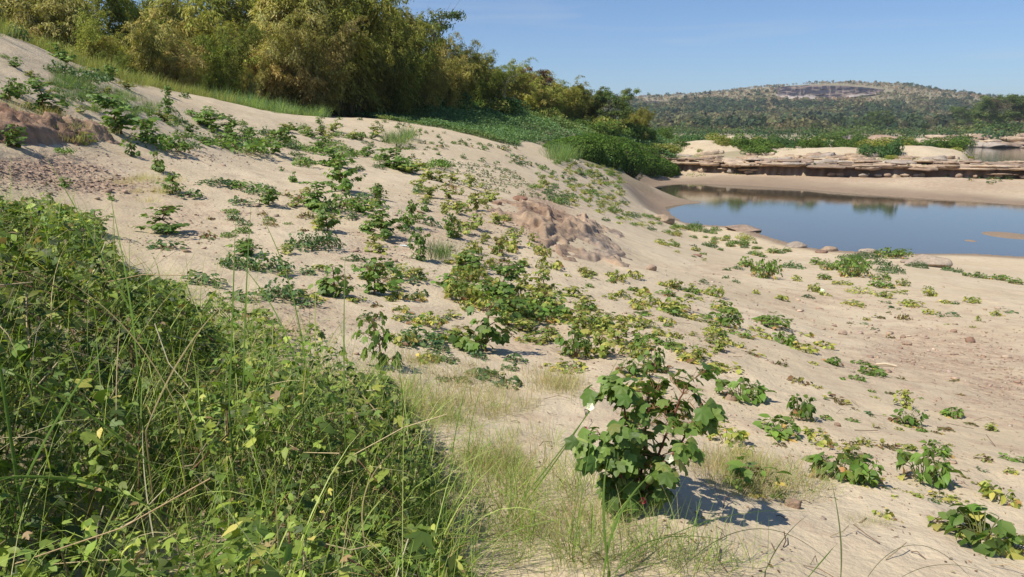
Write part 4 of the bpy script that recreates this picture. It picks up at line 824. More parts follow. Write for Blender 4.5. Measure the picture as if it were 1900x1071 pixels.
E = [(1426,518,48,38,"B"),(1476,499,40,16,"D"),(1387,497,22,22,"B"),(1349,503,14,9,"D"),(1369,500,22,8,"D"),(1306,526,16,10,"D"),(1347,517,12,8,"D"),(1365,526,14,8,"D"),(1521,492,24,14,"B"),(1545,502,34,18,"B"),(1533,520,22,14,"B"),(1480,523,20,12,"Y"),
 (1588,484,40,14,"D"),(1592,515,60,36,"B"),(1590,498,44,24,"B"),(1636,492,36,14,"D"),(1667,480,60,20,"B"),(1615,480,40,14,"D"),(1659,508,50,20,"D"),(1640,521,26,16,"B"),(1711,498,36,14,"D"),(1762,503,20,10,"D"),(1782,507,18,10,"D"),(1797,513,14,9,"B"),(1825,517,26,13,"B"),(1859,521,26,14,"B"),(1890,528,24,13,"B"),
 (1728,550,24,20,"Y"),(1758,564,20,8,"Y"),(1776,566,14,8,"D"),(1809,564,24,16,"Y"),(1730,584,22,12,"Y"),(1817,598,10,14,"Y"),(1853,586,18,12,"Y"),(1679,531,22,14,"Y"),(1604,546,50,15,"Y"),(1588,568,36,11,"Y"),(1647,554,30,14,"Y"),(1671,545,24,8,"Y"),(1695,570,36,14,"Y"),(1643,535,40,11,"B"),(1683,594,22,20,"W"),(1635,592,20,9,"W"),(1568,529,30,6,"Y"),
 (1513,543,20,20,"Y"),(1535,550,20,9,"Y"),(1501,554,20,9,"D"),(1454,558,24,14,"Y"),(1403,545,12,10,"Y"),(1337,543,12,8,"Y"),(1308,547,16,9,"Y"),(1350,607,58,38,"B"),(1345,582,46,26,"Y"),(1442,612,60,26,"B"),(1460,641,34,30,"B"),(1425,600,34,16,"B"),(1257,578,50,28,"Y"),(1207,570,40,22,"Y"),(1280,554,20,12,"Y"),(1293,595,44,12,"Y"),(1241,600,30,14,"Y"),
 (1320,624,30,18,"Y"),(1256,630,24,15,"Y"),(1347,640,26,17,"Y"),(1418,630,28,14,"Y"),(1403,615,28,10,"Y"),(1501,626,24,10,"Y"),(1493,653,40,18,"Y"),(1533,647,38,14,"Y"),(1395,660,34,12,"W"),(1549,678,26,18,"B"),(1450,682,22,14,"W"),(1511,677,18,8,"Y"),(1602,676,28,12,"B"),(1628,700,44,24,"B"),(1594,707,22,15,"B"),(1566,705,10,8,"B"),(1671,706,26,9,"W"),
 (1490,713,36,20,"W"),(1620,730,12,8,"B"),(1655,734,24,12,"W"),(1557,748,50,18,"W"),(1488,783,46,50,"B"),(1449,812,74,40,"B"),(1382,748,70,54,"B"),(1345,692,60,20,"Y"),(1290,673,60,32,"Y"),(1215,690,40,50,"B"),(1690,790,48,38,"B"),(1690,760,34,38,"K"),(1771,773,30,24,"B"),(1714,803,16,10,"B"),(1762,801,34,10,"W"),(1847,800,26,18,"K"),(1537,779,22,12,"B"),(1584,783,20,12,"B"),
 (1408,915,108,72,"B"),(1565,895,80,66,"B"),(1605,905,60,60,"B"),(1572,850,50,30,"K"),(1725,900,70,80,"B"),(1745,845,40,30,"B"),(1530,829,40,26,"Y"),(1611,830,28,20,"Y"),(1652,838,36,22,"W"),(1685,836,30,16,"Y"),(1713,803,16,12,"B"),(1762,803,34,12,"W"),(1837,857,30,18,"W"),(1884,856,36,18,"B"),(1786,887,36,12,"W"),(1882,882,24,14,"Y"),(1648,912,20,10,"D"),(1676,916,24,9,"Y"),
 (1704,925,26,14,"Y"),(1748,930,40,20,"Y"),(1789,932,34,13,"Y"),(1735,939,34,8,"D"),(1670,930,22,6,"Y"),(1648,962,34,20,"Y"),(1616,943,16,6,"D"),(1550,925,22,8,"D"),(1502,912,30,8,"D"),(1850,1020,120,90,"B"),(1800,1000,90,26,"Y"),(1870,940,60,40,"Y"),(1895,1030,70,40,"Y"),(1350,825,60,34,"Y"),(1385,845,40,22,"Y"),(1330,800,40,30,"Y"),(1520,812,40,16,"Y"),(1450,830,30,12,"W"),
 (632,358,55,72,"C"),(620,312,52,24,"C"),(580,392,60,50,"C"),(629,396,70,42,"V"),(698,361,13,20,"C"),(695,382,26,24,"C"),(667,396,40,22,"C"),(708,446,58,58,"C"),(757,425,32,50,"C"),(653,408,20,14,"D"),(590,464,70,38,"D"),(605,430,40,48,"C"),(550,462,60,30,"D"),(836,445,28,44,"C"),(791,392,14,22,"C"),(857,363,10,14,"K"),(846,399,34,24,"K"),(798,368,40,24,"K"),(833,370,30,20,"K"),
 (885,392,30,36,"K"),(885,428,34,30,"K"),(926,418,34,20,"K"),(926,478,40,34,"K"),(957,460,24,26,"K"),(969,436,9,16,"K"),(780,485,34,60,"C"),(690,553,74,66,"C"),(625,556,50,60,"C"),(781,520,36,24,"K"),(730,510,80,24,"Y"),(760,525,60,20,"D"),(775,640,96,38,"D"),(790,610,60,30,"Y"),(900,660,90,96,"C"),(915,560,90,66,"C"),(880,505,50,36,"C"),(940,600,70,50,"C"),(1005,545,40,45,"K"),
 (1005,500,22,25,"Y"),(1030,500,30,18,"Y"),(1005,598,90,44,"B"),(965,590,50,40,"B"),(1070,665,60,56,"B"),(1120,668,54,50,"K"),(1105,620,50,30,"Y"),(700,690,56,100,"C"),(890,705,70,28,"D"),(940,722,60,30,"D"),(820,675,60,22,"D"),(850,640,60,30,"K"),(990,640,60,20,"Y"),(1050,690,70,18,"Y"),(1180,700,50,40,"B"),(1200,730,60,26,"Y"),
 (300,438,76,50,"C"),(292,463,60,22,"D"),(380,443,26,14,"W"),(175,440,60,48,"C"),(315,362,34,38,"C"),(345,368,40,16,"D"),(494,385,38,36,"C"),(442,380,40,16,"D"),(390,345,70,14,"D"),(440,350,60,16,"V"),(475,362,50,18,"D"),(450,420,30,10,"D"),(430,500,70,36,"D"),(490,505,76,40,"D"),(455,478,60,34,"C"),(510,558,84,44,"D"),(440,560,70,30,"D"),(560,570,50,22,"D"),(370,530,70,30,"D"),
 (72,205,68,52,"C"),(8,185,34,38,"C"),(17,68,44,40,"D"),(45,74,40,24,"C"),(210,250,85,66,"C"),(140,150,80,28,"D"),(95,135,50,22,"D"),(198,148,28,28,"C"),(108,110,34,28,"C"),(307,210,24,30,"C"),(274,240,20,34,"C"),(290,278,85,34,"V"),(268,262,40,36,"C"),(239,290,22,32,"C"),(340,273,50,16,"D"),(293,322,26,38,"C"),(385,240,60,20,"C"),(420,278,100,30,"V"),(460,286,50,24,"V"),(500,288,54,46,"C"),
 (12,275,44,40,"C"),(148,268,36,26,"K"),(110,285,34,14,"V"),(370,262,40,18,"D"),(330,255,40,16,"V"),(560,310,40,22,"V"),(575,284,50,14,"V"),(545,290,30,10,"D"),(520,318,8,9,"C"),(540,338,16,18,"C"),(665,315,22,10,"D"),(697,292,10,6,"C"),(700,312,26,12,"D"),(738,318,60,28,"C"),(765,322,44,20,"K"),(800,335,30,24,"K"),(820,340,24,24,"K"),(870,350,24,26,"K"),(780,360,30,18,"D"),(120,350,16,20,"C"),(205,372,14,14,"C"),(170,700,1,1,"S")][:-1]
plants(E)
# drifts of the same plants between the ones above: (polygon, number, kinds, size range in px, aspect)
def drift(poly, n, kinds, s0, s1, asp=(.5, .9), sp=.55):
    xs, ys = zip(*poly); out = []; t = 0
    while len(out) < n and t < n*60:
        t += 1; x = rp.uniform(min(xs), max(xs)); y = rp.uniform(min(ys), max(ys))
        if not inpoly(np.array([x]), np.array([y]), poly)[0]: continue
        s = rp.uniform(s0, s1)
        if any(abs(a-x) < s*sp and abs(b-y) < s*sp*.6 for a, b in USED): continue
        USED.append((x, y)); out.append((x, y, s, s*rp.uniform(*asp), kinds[rp.integers(len(kinds))]))
    plants(out)
band = lambda pts, w: [(x, y-w) for x, y in pts]+[(x, y+w) for x, y in pts[::-1]]
drift(band([(380,262),(500,262),(600,280),(680,300),(740,312),(830,312)], 9), 34, "VVDC", 20, 42, (.35, .6), .4)
drift(band([(500,250),(560,248),(650,252),(700,262)], 8), 22, "VCK", 12, 24, (.5, .9), .4)
drift(band([(560,225),(700,232),(860,262),(1000,300)], 8), 34, "SDC", 4, 11, (.6, 1), .5)
drift([(560,250),(900,262),(1080,300),(1150,345),(1000,330),(850,300),(650,290)], 80, "SSDCV", 5, 14, (.5, .9), .5)
drift([(1000,310),(1150,320),(1170,380),(1120,400),(990,360)], 60, "YYVDY", 8, 22, (.35, .6), .45)
drift([(980,350),(1060,335),(1110,360),(1040,385)], 14, "DV", 16, 34, (.35, .5), .4)
drift(band([(1120,402),(1200,412),(1260,430),(1340,440),(1400,452)], 11), 34, "DVYB", 12, 26, (.35, .6), .4)
drift([(1180,425),(1330,430),(1480,470),(1330,490),(1210,460)], 30, "BDYB", 9, 22, (.4, .7), .5)
drift([(1070,500),(1330,540),(1400,640),(1300,680),(1100,600)], 62, "YYYBK", 14, 34, (.4, .7), .45)
drift([(780,330),(900,350),(990,450),(1080,520),(900,500),(780,400)], 42, "KYKW", 12, 28, (.5, .9), .5)
drift([(850,480),(1100,560),(1240,690),(1000,640),(820,560)], 50, "BYKKC", 26, 60, (.45, .8), .4)
drift([(720,570),(900,600),(1000,700),(820,720),(700,640)], 18, "DYKD", 26, 50, (.35, .6), .5)
drift([(520,460),(700,450),(860,520),(700,600),(520,560)], 24, "DKYW", 22, 44, (.35, .6), .5)
drift([(330,380),(520,370),(600,440),(480,470),(340,440)], 12, "DVW", 14, 34, (.3, .6), .6)
drift([(520,360),(700,370),(830,420),(720,440),(540,430)], 22, "CKDW", 16, 34, (.5, .9), .5)
drift([(1400,560),(1880,560),(1880,600),(1700,640),(1400,640)], 16, "YWS", 8, 18, (.4, .7), .8)
drift([(1420,700),(1890,700),(1890,950),(1450,880)], 34, "YWWS", 10, 24, (.3, .6), .9)
drift([(0,90),(220,150),(330,230),(120,240),(0,180)], 24, "DVCK", 16, 34, (.4, .8), .6)
drift([(40,60),(200,120),(380,190),(330,200),(150,140)], 14, "CDV", 10, 22, (.5, .9), .6)
drift([(230,200),(420,205),(520,240),(380,270),(260,250)], 20, "VDC", 12, 28, (.4, .8), .6)
drift([(1790,325),(1900,325),(1900,345),(1800,340)], 18, "S", 4, 8, (.7, 1), .6)
drift([(1480,320),(1800,323),(1800,330),(1500,327)], 10, "SV", 5, 10, (.5, .8), .6)
# planted rows
A0 = hit([818, 955, 845], [302, 322, 342]); u = A0[1]-A0[0]; v = A0[2]-A0[0]; L = []
for i in range(15):
    for j in range(8):
        q = A0[0]+u*(i/14)+v*(j/7)*1.0; q[0] += rp.normal(0, .03); q[1] += rp.normal(0, .07); q[2] = ground(q[0], q[1]); x, y = proj(q)
        if rp.random() < .88: L.append((float(x), float(y), rp.uniform(5.5, 7), rp.uniform(5, 6.5), "S"))
plants(L)
# yellowing rows running down the slope right of them
for j in range(9):
    a = hit([1040+j*12, 1075+j*11], [300+j*2, 372+j*3])
    L = []
    for i in range(11):
        q = a[0]+(a[1]-a[0])*(i/10)+rp.normal(0, .12, 3); x, y = proj([q[0], q[1], float(ground(q[0], q[1]))])
        if rp.random() < .75: L.append((float(x), float(y), rp.uniform(7, 13), rp.uniform(4, 7), "YYVY"[rp.integers(4)]))
    plants(L)

# ------------------------------------------------------------------ the big cotton bush
hb = hit([1185], [938])[0]; HB = empty("cotton_bush", tuple(hb)); tag(HB, "large leafy cotton bush with red stems and white blooms in the right foreground", "cotton plant")
r = np.random.default_rng(404); lv, st = G(), G(); sites = []; S0 = FP/hb[1]*cos(PITCH)
def at(px, py, dy=0): return ray(px, py, hb[1]+dy)-hb
mains = [[(1185,938,0),(1180,880,.02),(1172,820,.0),(1158,760,-.03),(1140,700,-.02)],[(1190,936,.02),(1210,880,.06),(1232,820,.08),(1255,760,.1),(1270,715,.1)],[(1188,936,-.02),(1200,900,-.06),(1240,850,-.1),(1280,800,-.06),(1300,750,0)],
         [(1184,936,.02),(1165,900,-.08),(1140,860,-.12),(1118,820,-.1)],[(1186,936,.05),(1190,860,.15),(1200,790,.2),(1205,730,.22)]]
for mi, m_ in enumerate(mains):
    Pm = np.array([at(*q) for q in m_]); tt = np.linspace(0, 1, 14); ti = np.linspace(0, 1, len(Pm)); Pm = np.stack([np.interp(tt, ti, Pm[:, k]) for k in range(3)], 1)+r.normal(0, .004, (14, 3)); tube(st, Pm, np.linspace(.008, .003, 14), (.16, .06, .04), 7)
    for b in range(16):
        i = r.integers(1, 14); az = r.uniform(0, 2*pi); Lb = r.uniform(.05, .14)*(1.1-.4*i/14); q = np.linspace(0, 1, 5); B = Pm[i]+np.stack([np.cos(az)*Lb*q, np.sin(az)*Lb*q, Lb*(.55*q-.2*q*q)], 1); tube(st, B, np.linspace(.003, .0015, 5), (.20, .12, .05), 5); sites += [B[k] for k in (2, 3, 4)]
    sites += [Pm[k] for k in range(4, 14, 2)]
sites = np.array(sites); nl = 580; S = sites[r.integers(0, len(sites), nl)]; cen = S.mean(0); out = (S-cen)*np.array([1, 1, .1])+r.normal(0, .09, (nl, 3))*np.array([1, 1, 0]); out = nrm(out)
Q = S+nrm(out+np.array([0, 0, .35])+r.normal(0, .3, (nl, 3)))*r.uniform(.03, .085, (nl, 1)); Q[:, 2] = np.maximum(Q[:, 2], .05)
for a, b in zip(S, Q): tube(st, [a, (a+b)/2+[0, 0, .008], b], .0012, (.26, .15, .07), 4)
def fineleaf():
    V, F = LOBED; m = len(V)-1; vs = [V[0]]; fs = []
    for i in range(m): vs.append(V[1+i]*.55+np.array([0, 0, .015*(i % 2)]))
    for i in range(m): vs.append(V[1+i])
    for i in range(m):
        j = (i+1) % m; fs += [(0, 1+i, 1+j), (1+i, 1+m+i, 1+m+j), (1+i, 1+m+j, 1+j)]
    return np.array(vs), np.array(fs)
FL = fineleaf(); dr = out+np.array([0, 0, -1])*r.uniform(0, 1.3, (nl, 1)); nm = nrm(up(nl)*.7+out*.6+r.normal(0, .35, (nl, 3)))
LC = cols(nl, [(.14,.22,.045),(.18,.27,.06),(.10,.17,.035),(.23,.31,.08),(.29,.32,.09)], [3, 3, 3, 2, .8], .12, r)
inst(lv, FL, Q, frames(dr, nm), (r.uniform(.036, .085, nl))[:, None]*np.ones(3), LC)
def part(g, nm, m, par, sm=True): o = g.build(nm, m, smooth=sm); o.parent = par; return o
part(lv, "foliage", M_LEAF, HB); part(st, "stem", M_STEM, HB)
def flower(px, py, dy, s, col, lab=None):
    g = G(); c = at(px, py, dy); 
    for k in range(5):
        a = k*2*pi/5+.3; q = np.linspace(0, 1, 6); w = np.sin(np.clip(q*1.0+.12, 0, 1)*pi*.62)*s*.75; rr = s*(.15+.75*q**.8); zz = s*(1.1*q-.15*q**3)
        Lf = np.stack([np.cos(a)*rr-np.sin(a)*-w, np.sin(a)*rr+np.cos(a)*-w, zz], 1); Rt = np.stack([np.cos(a)*rr-np.sin(a)*w, np.sin(a)*rr+np.cos(a)*w, zz+.1*s], 1); V = np.concatenate([Lf, Rt]); F = []
        for i in range(5): F += [(i, i+1, i+7), (i, i+7, i+6)]
        g.add(V@rotx(.9).T+c, F, col)
    o = part(g, "flower", M_PETAL, HB); 
    if lab: o['label'] = lab
for (px, py, dy, s, col, lb) in [(1094,757,-.10,.017,(.82,.80,.72),"white flower at the left of the bush"),(1240,853,-.20,.018,(.82,.79,.70),"white flower low in the middle"),(1316,754,-.02,.018,(.78,.74,.66),"small white flower at the right edge"),
                             (1180,808,-.13,.009,(.34,.03,.10),"pink bud in the middle"),(1192,930,-.14,.014,(.50,.04,.12),"dark pink bud near the ground"),(1086,796,-.04,.009,(.55,.12,.22),"pink bud at the left edge")]: flower(px, py, dy, s, col, lb)
for (px, py, dy, s) in [(1205,890,-.20,.019),(1134,855,-.16,.011),(1176,818,-.18,.012),(1272,790,-.1,.013),(1290,800,-.06,.012)]:
    V, F = ICO2; c = at(px, py, dy); g = G(); VV = V*s*np.array([1, 1, 1.15]); tip = np.maximum(V[:, 2]-.8, 0)*s*2; VV[:, 2] += tip; g.add(VV@rotx(.5).T+c, F, (.16, .22, .06)); part(g, "boll", M_STEM, HB)

# ------------------------------------------------------------------ weed thicket in the left foreground
r = np.random.default_rng(505); NW = 120000; lvA = G(); stA = G()
WPOLY = [(-900,345),(0,352),(60,362),(110,380),(165,405),(215,470),(250,500),(330,520),(400,560),(470,585),(560,615),(640,650),(700,690),(745,740),(790,830),(820,900),(850,1000),(890,1100),(890,1700),(-900,1700)]
X = r.uniform(-6, .6, NW); Y = r.uniform(.9, 7.2, NW); z = ground(X, Y); hh = np.clip(.28+.35*sstep(.2, -3, X)+.45*fbm(X*1.5, Y*1.5, 3)+.25*fbm(X*5, Y*5, 2), .05, 1.1); P = np.stack([X, Y, z+hh*(1-r.random(NW)**1.7)], -1)
qx, qy = proj(P); wob = 34*fbm(qx/45, qy/45, 4); gap = fbm(X*1.7+3, Y*1.7, 3) > .17
ok = inpoly(qx+wob, qy-wob, WPOLY) & (np.linalg.norm(P-CAM, axis=1) > 1.25) & ~(gap & (r.random(NW) < .93)); P = P[ok]; hh = hh[ok]; n = len(P)
P = P[:66000]; n = len(P); u_ = r.random(n); typ = (u_ < .5); n1_ = fbm(P[:, 0]*.9, P[:, 1]*.9, 2)
pal1 = cols(n, [(.15,.21,.04),(.22,.28,.05),(.10,.15,.03),(.055,.085,.018),(.30,.33,.07),(.46,.42,.11),(.26,.18,.09)], [3, 2.2, 3, 3.2, .8, .15, .35], .16, r)*(1+.5*n1_[:, None])
a = r.uniform(0, 2*pi, n); D = np.stack([np.cos(a), np.sin(a), r.uniform(-.8, .3, n)], 1); nm = nrm(up(n)+np.array([-.25, -.25, 0])+r.normal(0, .5, (n, 3))); Fm = frames(D, nm); s_ = np.exp(r.normal(-3.5, .33, n))*(1+.4*sstep(-1.2, -2.4, P[:, 0]))
inst(lvA, LOB3, P[typ], Fm[typ], s_[typ][:, None]*1.25*np.ones(3), pal1[typ]); inst(lvA, OVATE, P[~typ], Fm[~typ], s_[~typ][:, None]*np.ones(3), pal1[~typ])
for i in range(1500):
    p = P[r.integers(n)]; b = np.array([p[0]+r.normal(0, .15), p[1]+r.normal(0, .15), 0]); b[2] = p[2]-r.uniform(.15, .45); tube(stA, [b, (b+p)/2+r.normal(0, .03, 3), p], r.uniform(.0012, .003), [(.16,.13,.06),(.20,.10,.06),(.12,.15,.05),(.34,.28,.18)][r.integers(4)], 4)
tag(lvA.build("weed_thicket", M_LEAF, smooth=True), "tangled green leafy weeds filling the left foreground", "weeds", None, "stuff")
for i in range(170):
    p = P[r.integers(n)]; a = r.uniform(0, 6.28); L = r.uniform(.1, .45); d = np.array([cos(a), sin(a), r.normal(0, .5)])*L; tube(stA, [p, p+d*.5+r.normal(0, .02, 3), p+d], r.uniform(.0012, .003), [(.50,.40,.22),(.42,.30,.16),(.58,.50,.32)][r.integers(3)], 4)
tag(stA.build("weed_stems", M_STEM), "thin dry and green stems tangled through the foreground weeds", "weeds", None, "stuff")

# ------------------------------------------------------------------ grasses
GP = [(.26,.34,.08),(.20,.28,.06),(.34,.40,.12),(.15,.21,.05)]; GDRY = [(.42,.34,.18),(.36,.27,.14),(.48,.40,.24)]; GBL = [(.12,.19,.09),(.16,.23,.11),(.10,.16,.07)]
def tuft(seed, n, L, sp, wd, pal, wts=None, lean=.35, curl=1.1):
    r = np.random.default_rng(seed); g = G(); b = np.stack([r.normal(0, sp, n), r.normal(0, sp, n), np.zeros(n)], 1); az = np.arctan2(b[:, 1], b[:, 0])+r.normal(0, .8, n)
    blades(g, b, L*r.uniform(.45, 1.15, n), az, r.uniform(.02, lean, n), r.uniform(.1, curl, n)*r.uniform(.3, 1.3, n), wd*r.uniform(.6, 1.2, n), cols(n, pal, wts, .14, r), 7); return g
for v in range(4):
    keep("gt%d" % v, tuft(600+v, 40, .27, .05, .0015, GP+GDRY[:2], [3, 3, 2, 2, 1.5, 1], .95, 1.9), M_GRASS); keep("gl%d" % v, tuft(610+v, 24, .58, .07, .0027, [(.30,.38,.09),(.22,.30,.06),(.38,.43,.14),(.17,.23,.05)]+GDRY[:2], [3, 2, 3, 1, 1.2, .6], .95, 1.9), M_GRASS)
r = np.random.default_rng(71)
RECIPE = {"gd": (120, .11, .08, .0011, GDRY+[GP[0], (.34,.33,.15)], None, .9, 1.4), "gb": (110, .5, .16, .005, GBL+[GP[0]], None, .6, 1.2), "gy": (90, .55, .25, .006, [(.27,.29,.09),(.22,.25,.08),(.34,.33,.13),(.18,.20,.06)], None, .6, 1.2)}
def mat_of(P_, key, s0, s1, label, nv=6):
    V = [tuft(800+k, *RECIPE[key]) for k in range(nv)]; g = G()
    for p in P_: a = r.uniform(0, 6.28); s = r.uniform(s0, s1); g.merge(V[r.integers(nv)], rotz(a)*s, p)
    tag(g.build("grass_patch", M_GRASS), label, "grass", None, "stuff")
def tufts(poly, n, key, s0, s1, label, group, cat="grass"):
    xs, ys = zip(*poly); c = 0; Q = []
    while len(Q) < n:
        x = r.uniform(min(xs), max(xs)); y = r.uniform(min(ys), max(ys))
        if inpoly(np.array([x]), np.array([y]), poly)[0]: Q.append((x, y))
    Pq = hit(*zip(*Q), ymin=1.3)
    if key in RECIPE: mat_of(Pq, key, s0, s1, label); return
    for p in Pq:
        s = r.uniform(s0, s1); q_ = (s-s0)/(s1-s0); lb_ = ("small " if q_ < .33 else "mid sized " if q_ < .67 else "large ")+label
        o = spawn("grass_tuft", None, tuple(p), r.uniform(0, 6), (s, s, s*r.uniform(.8, 1.2)), " ".join(lb_.split()[:16]), cat, group, one="%s%d" % (key, r.integers(4)))
tufts([(620,700),(760,700),(900,800),(1000,1066),(700,1066)], 34, "gt", .5, 1.4, "green grass tuft on the sand at the edge of the weed thicket", "grass tufts between weeds and sand")
tufts([(860,760),(1020,820),(1190,960),(1230,1066),(900,1066)], 34, "gt", .5, 1.1, "thin green grass tuft on the bare sand left of the big cotton bush", "grass tufts left of the cotton bush")
tufts([(1060,1000),(1300,1010),(1420,1066),(1000,1066)], 14, "gt", .6, 1.0, "thin grass tuft at the bottom edge below the big cotton bush", "grass tufts below the cotton bush")
tufts([(-60,700),(450,640),(760,800),(850,1066),(-60,1066)], 70, "gl", .5, 1.0, "long bladed grass clump growing up through the foreground weeds", "long grass clumps in the weeds")
tufts([(130,600),(480,640),(700,720),(300,740)], 16, "gl", .7, 1.1, "tall grass clump rising above the back edge of the weeds", "tall grass at the back of the weeds")
tufts([(740,660),(900,680),(1000,760),(860,790),(740,740)], 30, "gd", .7, 1.3, "dry matted grass patch on sand right of the weed thicket", "dry grass patches right of the thicket")
tufts([(1000,690),(1090,700),(1080,740),(1000,730)], 12, "gd", .7, 1.2, "dry grass patch behind the left side of the big cotton bush", "dry grass behind the cotton bush")
tufts([(1290,840),(1390,850),(1500,890),(1520,920),(1330,920)], 34, "gd", .6, 1.2, "dry matted grass patch on the sand right of the big cotton bush", "dry grass right of the cotton bush")
tufts([(780,780),(1000,800),(1100,1000),(900,1020)], 20, "gd", .4, 1.1, "low dry grass patch on sand between weeds and cotton bush", "dry grass between weeds and cotton bush")
tufts([(1570,955),(1660,955),(1660,980),(1570,980)], 3, "gd", .3, .5, "tiny grass wisp on the smooth sand at lower right", "grass wisps at lower right")
tufts([(0,190),(100,200),(220,255),(120,270),(0,240)], 22, "gd", 1.2, 2.2, "dry straw grass hanging over the clay scarp", "dry grass over the scarp")
tufts([(100,120),(230,170),(330,215),(200,220),(90,180)], 70, "gb", .3, .6, "wispy grey green grass on the upper left slope", "wispy grass on the left slope")
n = 260; Yc = r.uniform(12, 47, n); Xc = -13.3-.02*Yc+r.normal(0, .75, n); Xc = np.where(Yc < 24, -13.6+r.normal(0, .9, n), Xc); mat_of(np.stack([Xc, Yc, ground(Xc, Yc)], 1), "gy", .5, 1.05, "belt of yellow green grass along the crest of the left bank")
n = 70; Yc = r.uniform(34, 47, n); Xc = -12.6+r.normal(0, .8, n)+(Yc-34)*.02; mat_of(np.stack([Xc, Yc, ground(Xc, Yc)], 1), "gb", .9, 1.7, "tall green grass at the low end of the left crest")
tufts([(215,320),(330,330),(320,380),(230,370)], 10, "gd", .8, 1.6, "pale grass patch among the clay crumbs on the left slope", "pale grass on the left slope")
tufts([(715,255),(760,255),(750,272),(715,268)], 9, "gb", 1.0, 1.5, "blue green grass clump in the middle of the far sand brow", "grass clump on the brow")
tufts([(1015,282),(1050,282),(1060,305),(1025,300)], 12, "gb", 1.6, 2.6, "tall bright grass at the left end of the vine mound", "grass at the vine mound")
tufts([(795,455),(830,470),(825,490),(800,480)], 5, "gb", .45, .6, "leaning grey green grass clump left of the rock outcrop", "leaning grass on the mid slope")
# turf: short grass too fine to count
g = G(); N0 = 26000; X = r.uniform(-1.5, .6, N0); Y = r.uniform(1.6, 5.2, N0); z = ground(X, Y); qx, qy = proj(np.stack([X, Y, z], -1)); TP = [(600,660),(760,650),(900,700),(960,800),(1000,900),(1060,1071),(500,1100),(560,800)]
ok = inpoly(qx+40*fbm(X*3, Y*3, 3), qy, TP) & (fbm(X*2.3, Y*2.3, 3)+.12 > r.random(N0)*.3-.02) ; b = np.stack([X, Y, z], -1)[ok]; n = len(b)
blades(g, b, r.uniform(.03, .14, n), r.uniform(0, 2*pi, n), r.uniform(.1, .9, n), r.uniform(0, 1.4, n), np.full(n, .0009), cols(n, GP+GDRY, [2, 2, 2, 1, 2, 2, 1], .15, r), 4)
b = P[r.integers(0, len(P), 9500)]; n = len(b); b = b-np.array([0, 0, 1])*r.uniform(.03, .2, (n, 1))
blades(g, b, r.uniform(.10, .40, n), r.uniform(0, 2*pi, n), r.uniform(.1, 1.1, n), r.uniform(0, 1.8, n), r.uniform(.0007, .0020, n), cols(n, GP+GDRY, [3, 2, 3, 1, 1, 1, .8], .15, r), 4)
ok = r.random(len(P)) < .5; b = P[ok][r.integers(0, ok.sum(), 2300)]; n = len(b); b = b-np.array([0, 0, 1])*r.uniform(.1, .3, (n, 1)); dist = np.linalg.norm(b-CAM, axis=1); b = b[dist > 1.35]; n = len(b)
blades(g, b, r.uniform(.25, .62, n), r.uniform(0, 2*pi, n), r.uniform(.02, .8, n), r.uniform(.1, 1.8, n), r.uniform(.0010, .0028, n), cols(n, [(.34,.42,.10),(.27,.35,.08),(.42,.47,.16),(.20,.28,.06),(.55,.47,.26)], [3, 3, 2, 2, 1], .14, r), 5)
tag(g.build("turf", M_GRASS), "short green and straw coloured grass between the weeds and the sand", "grass", None, "stuff")
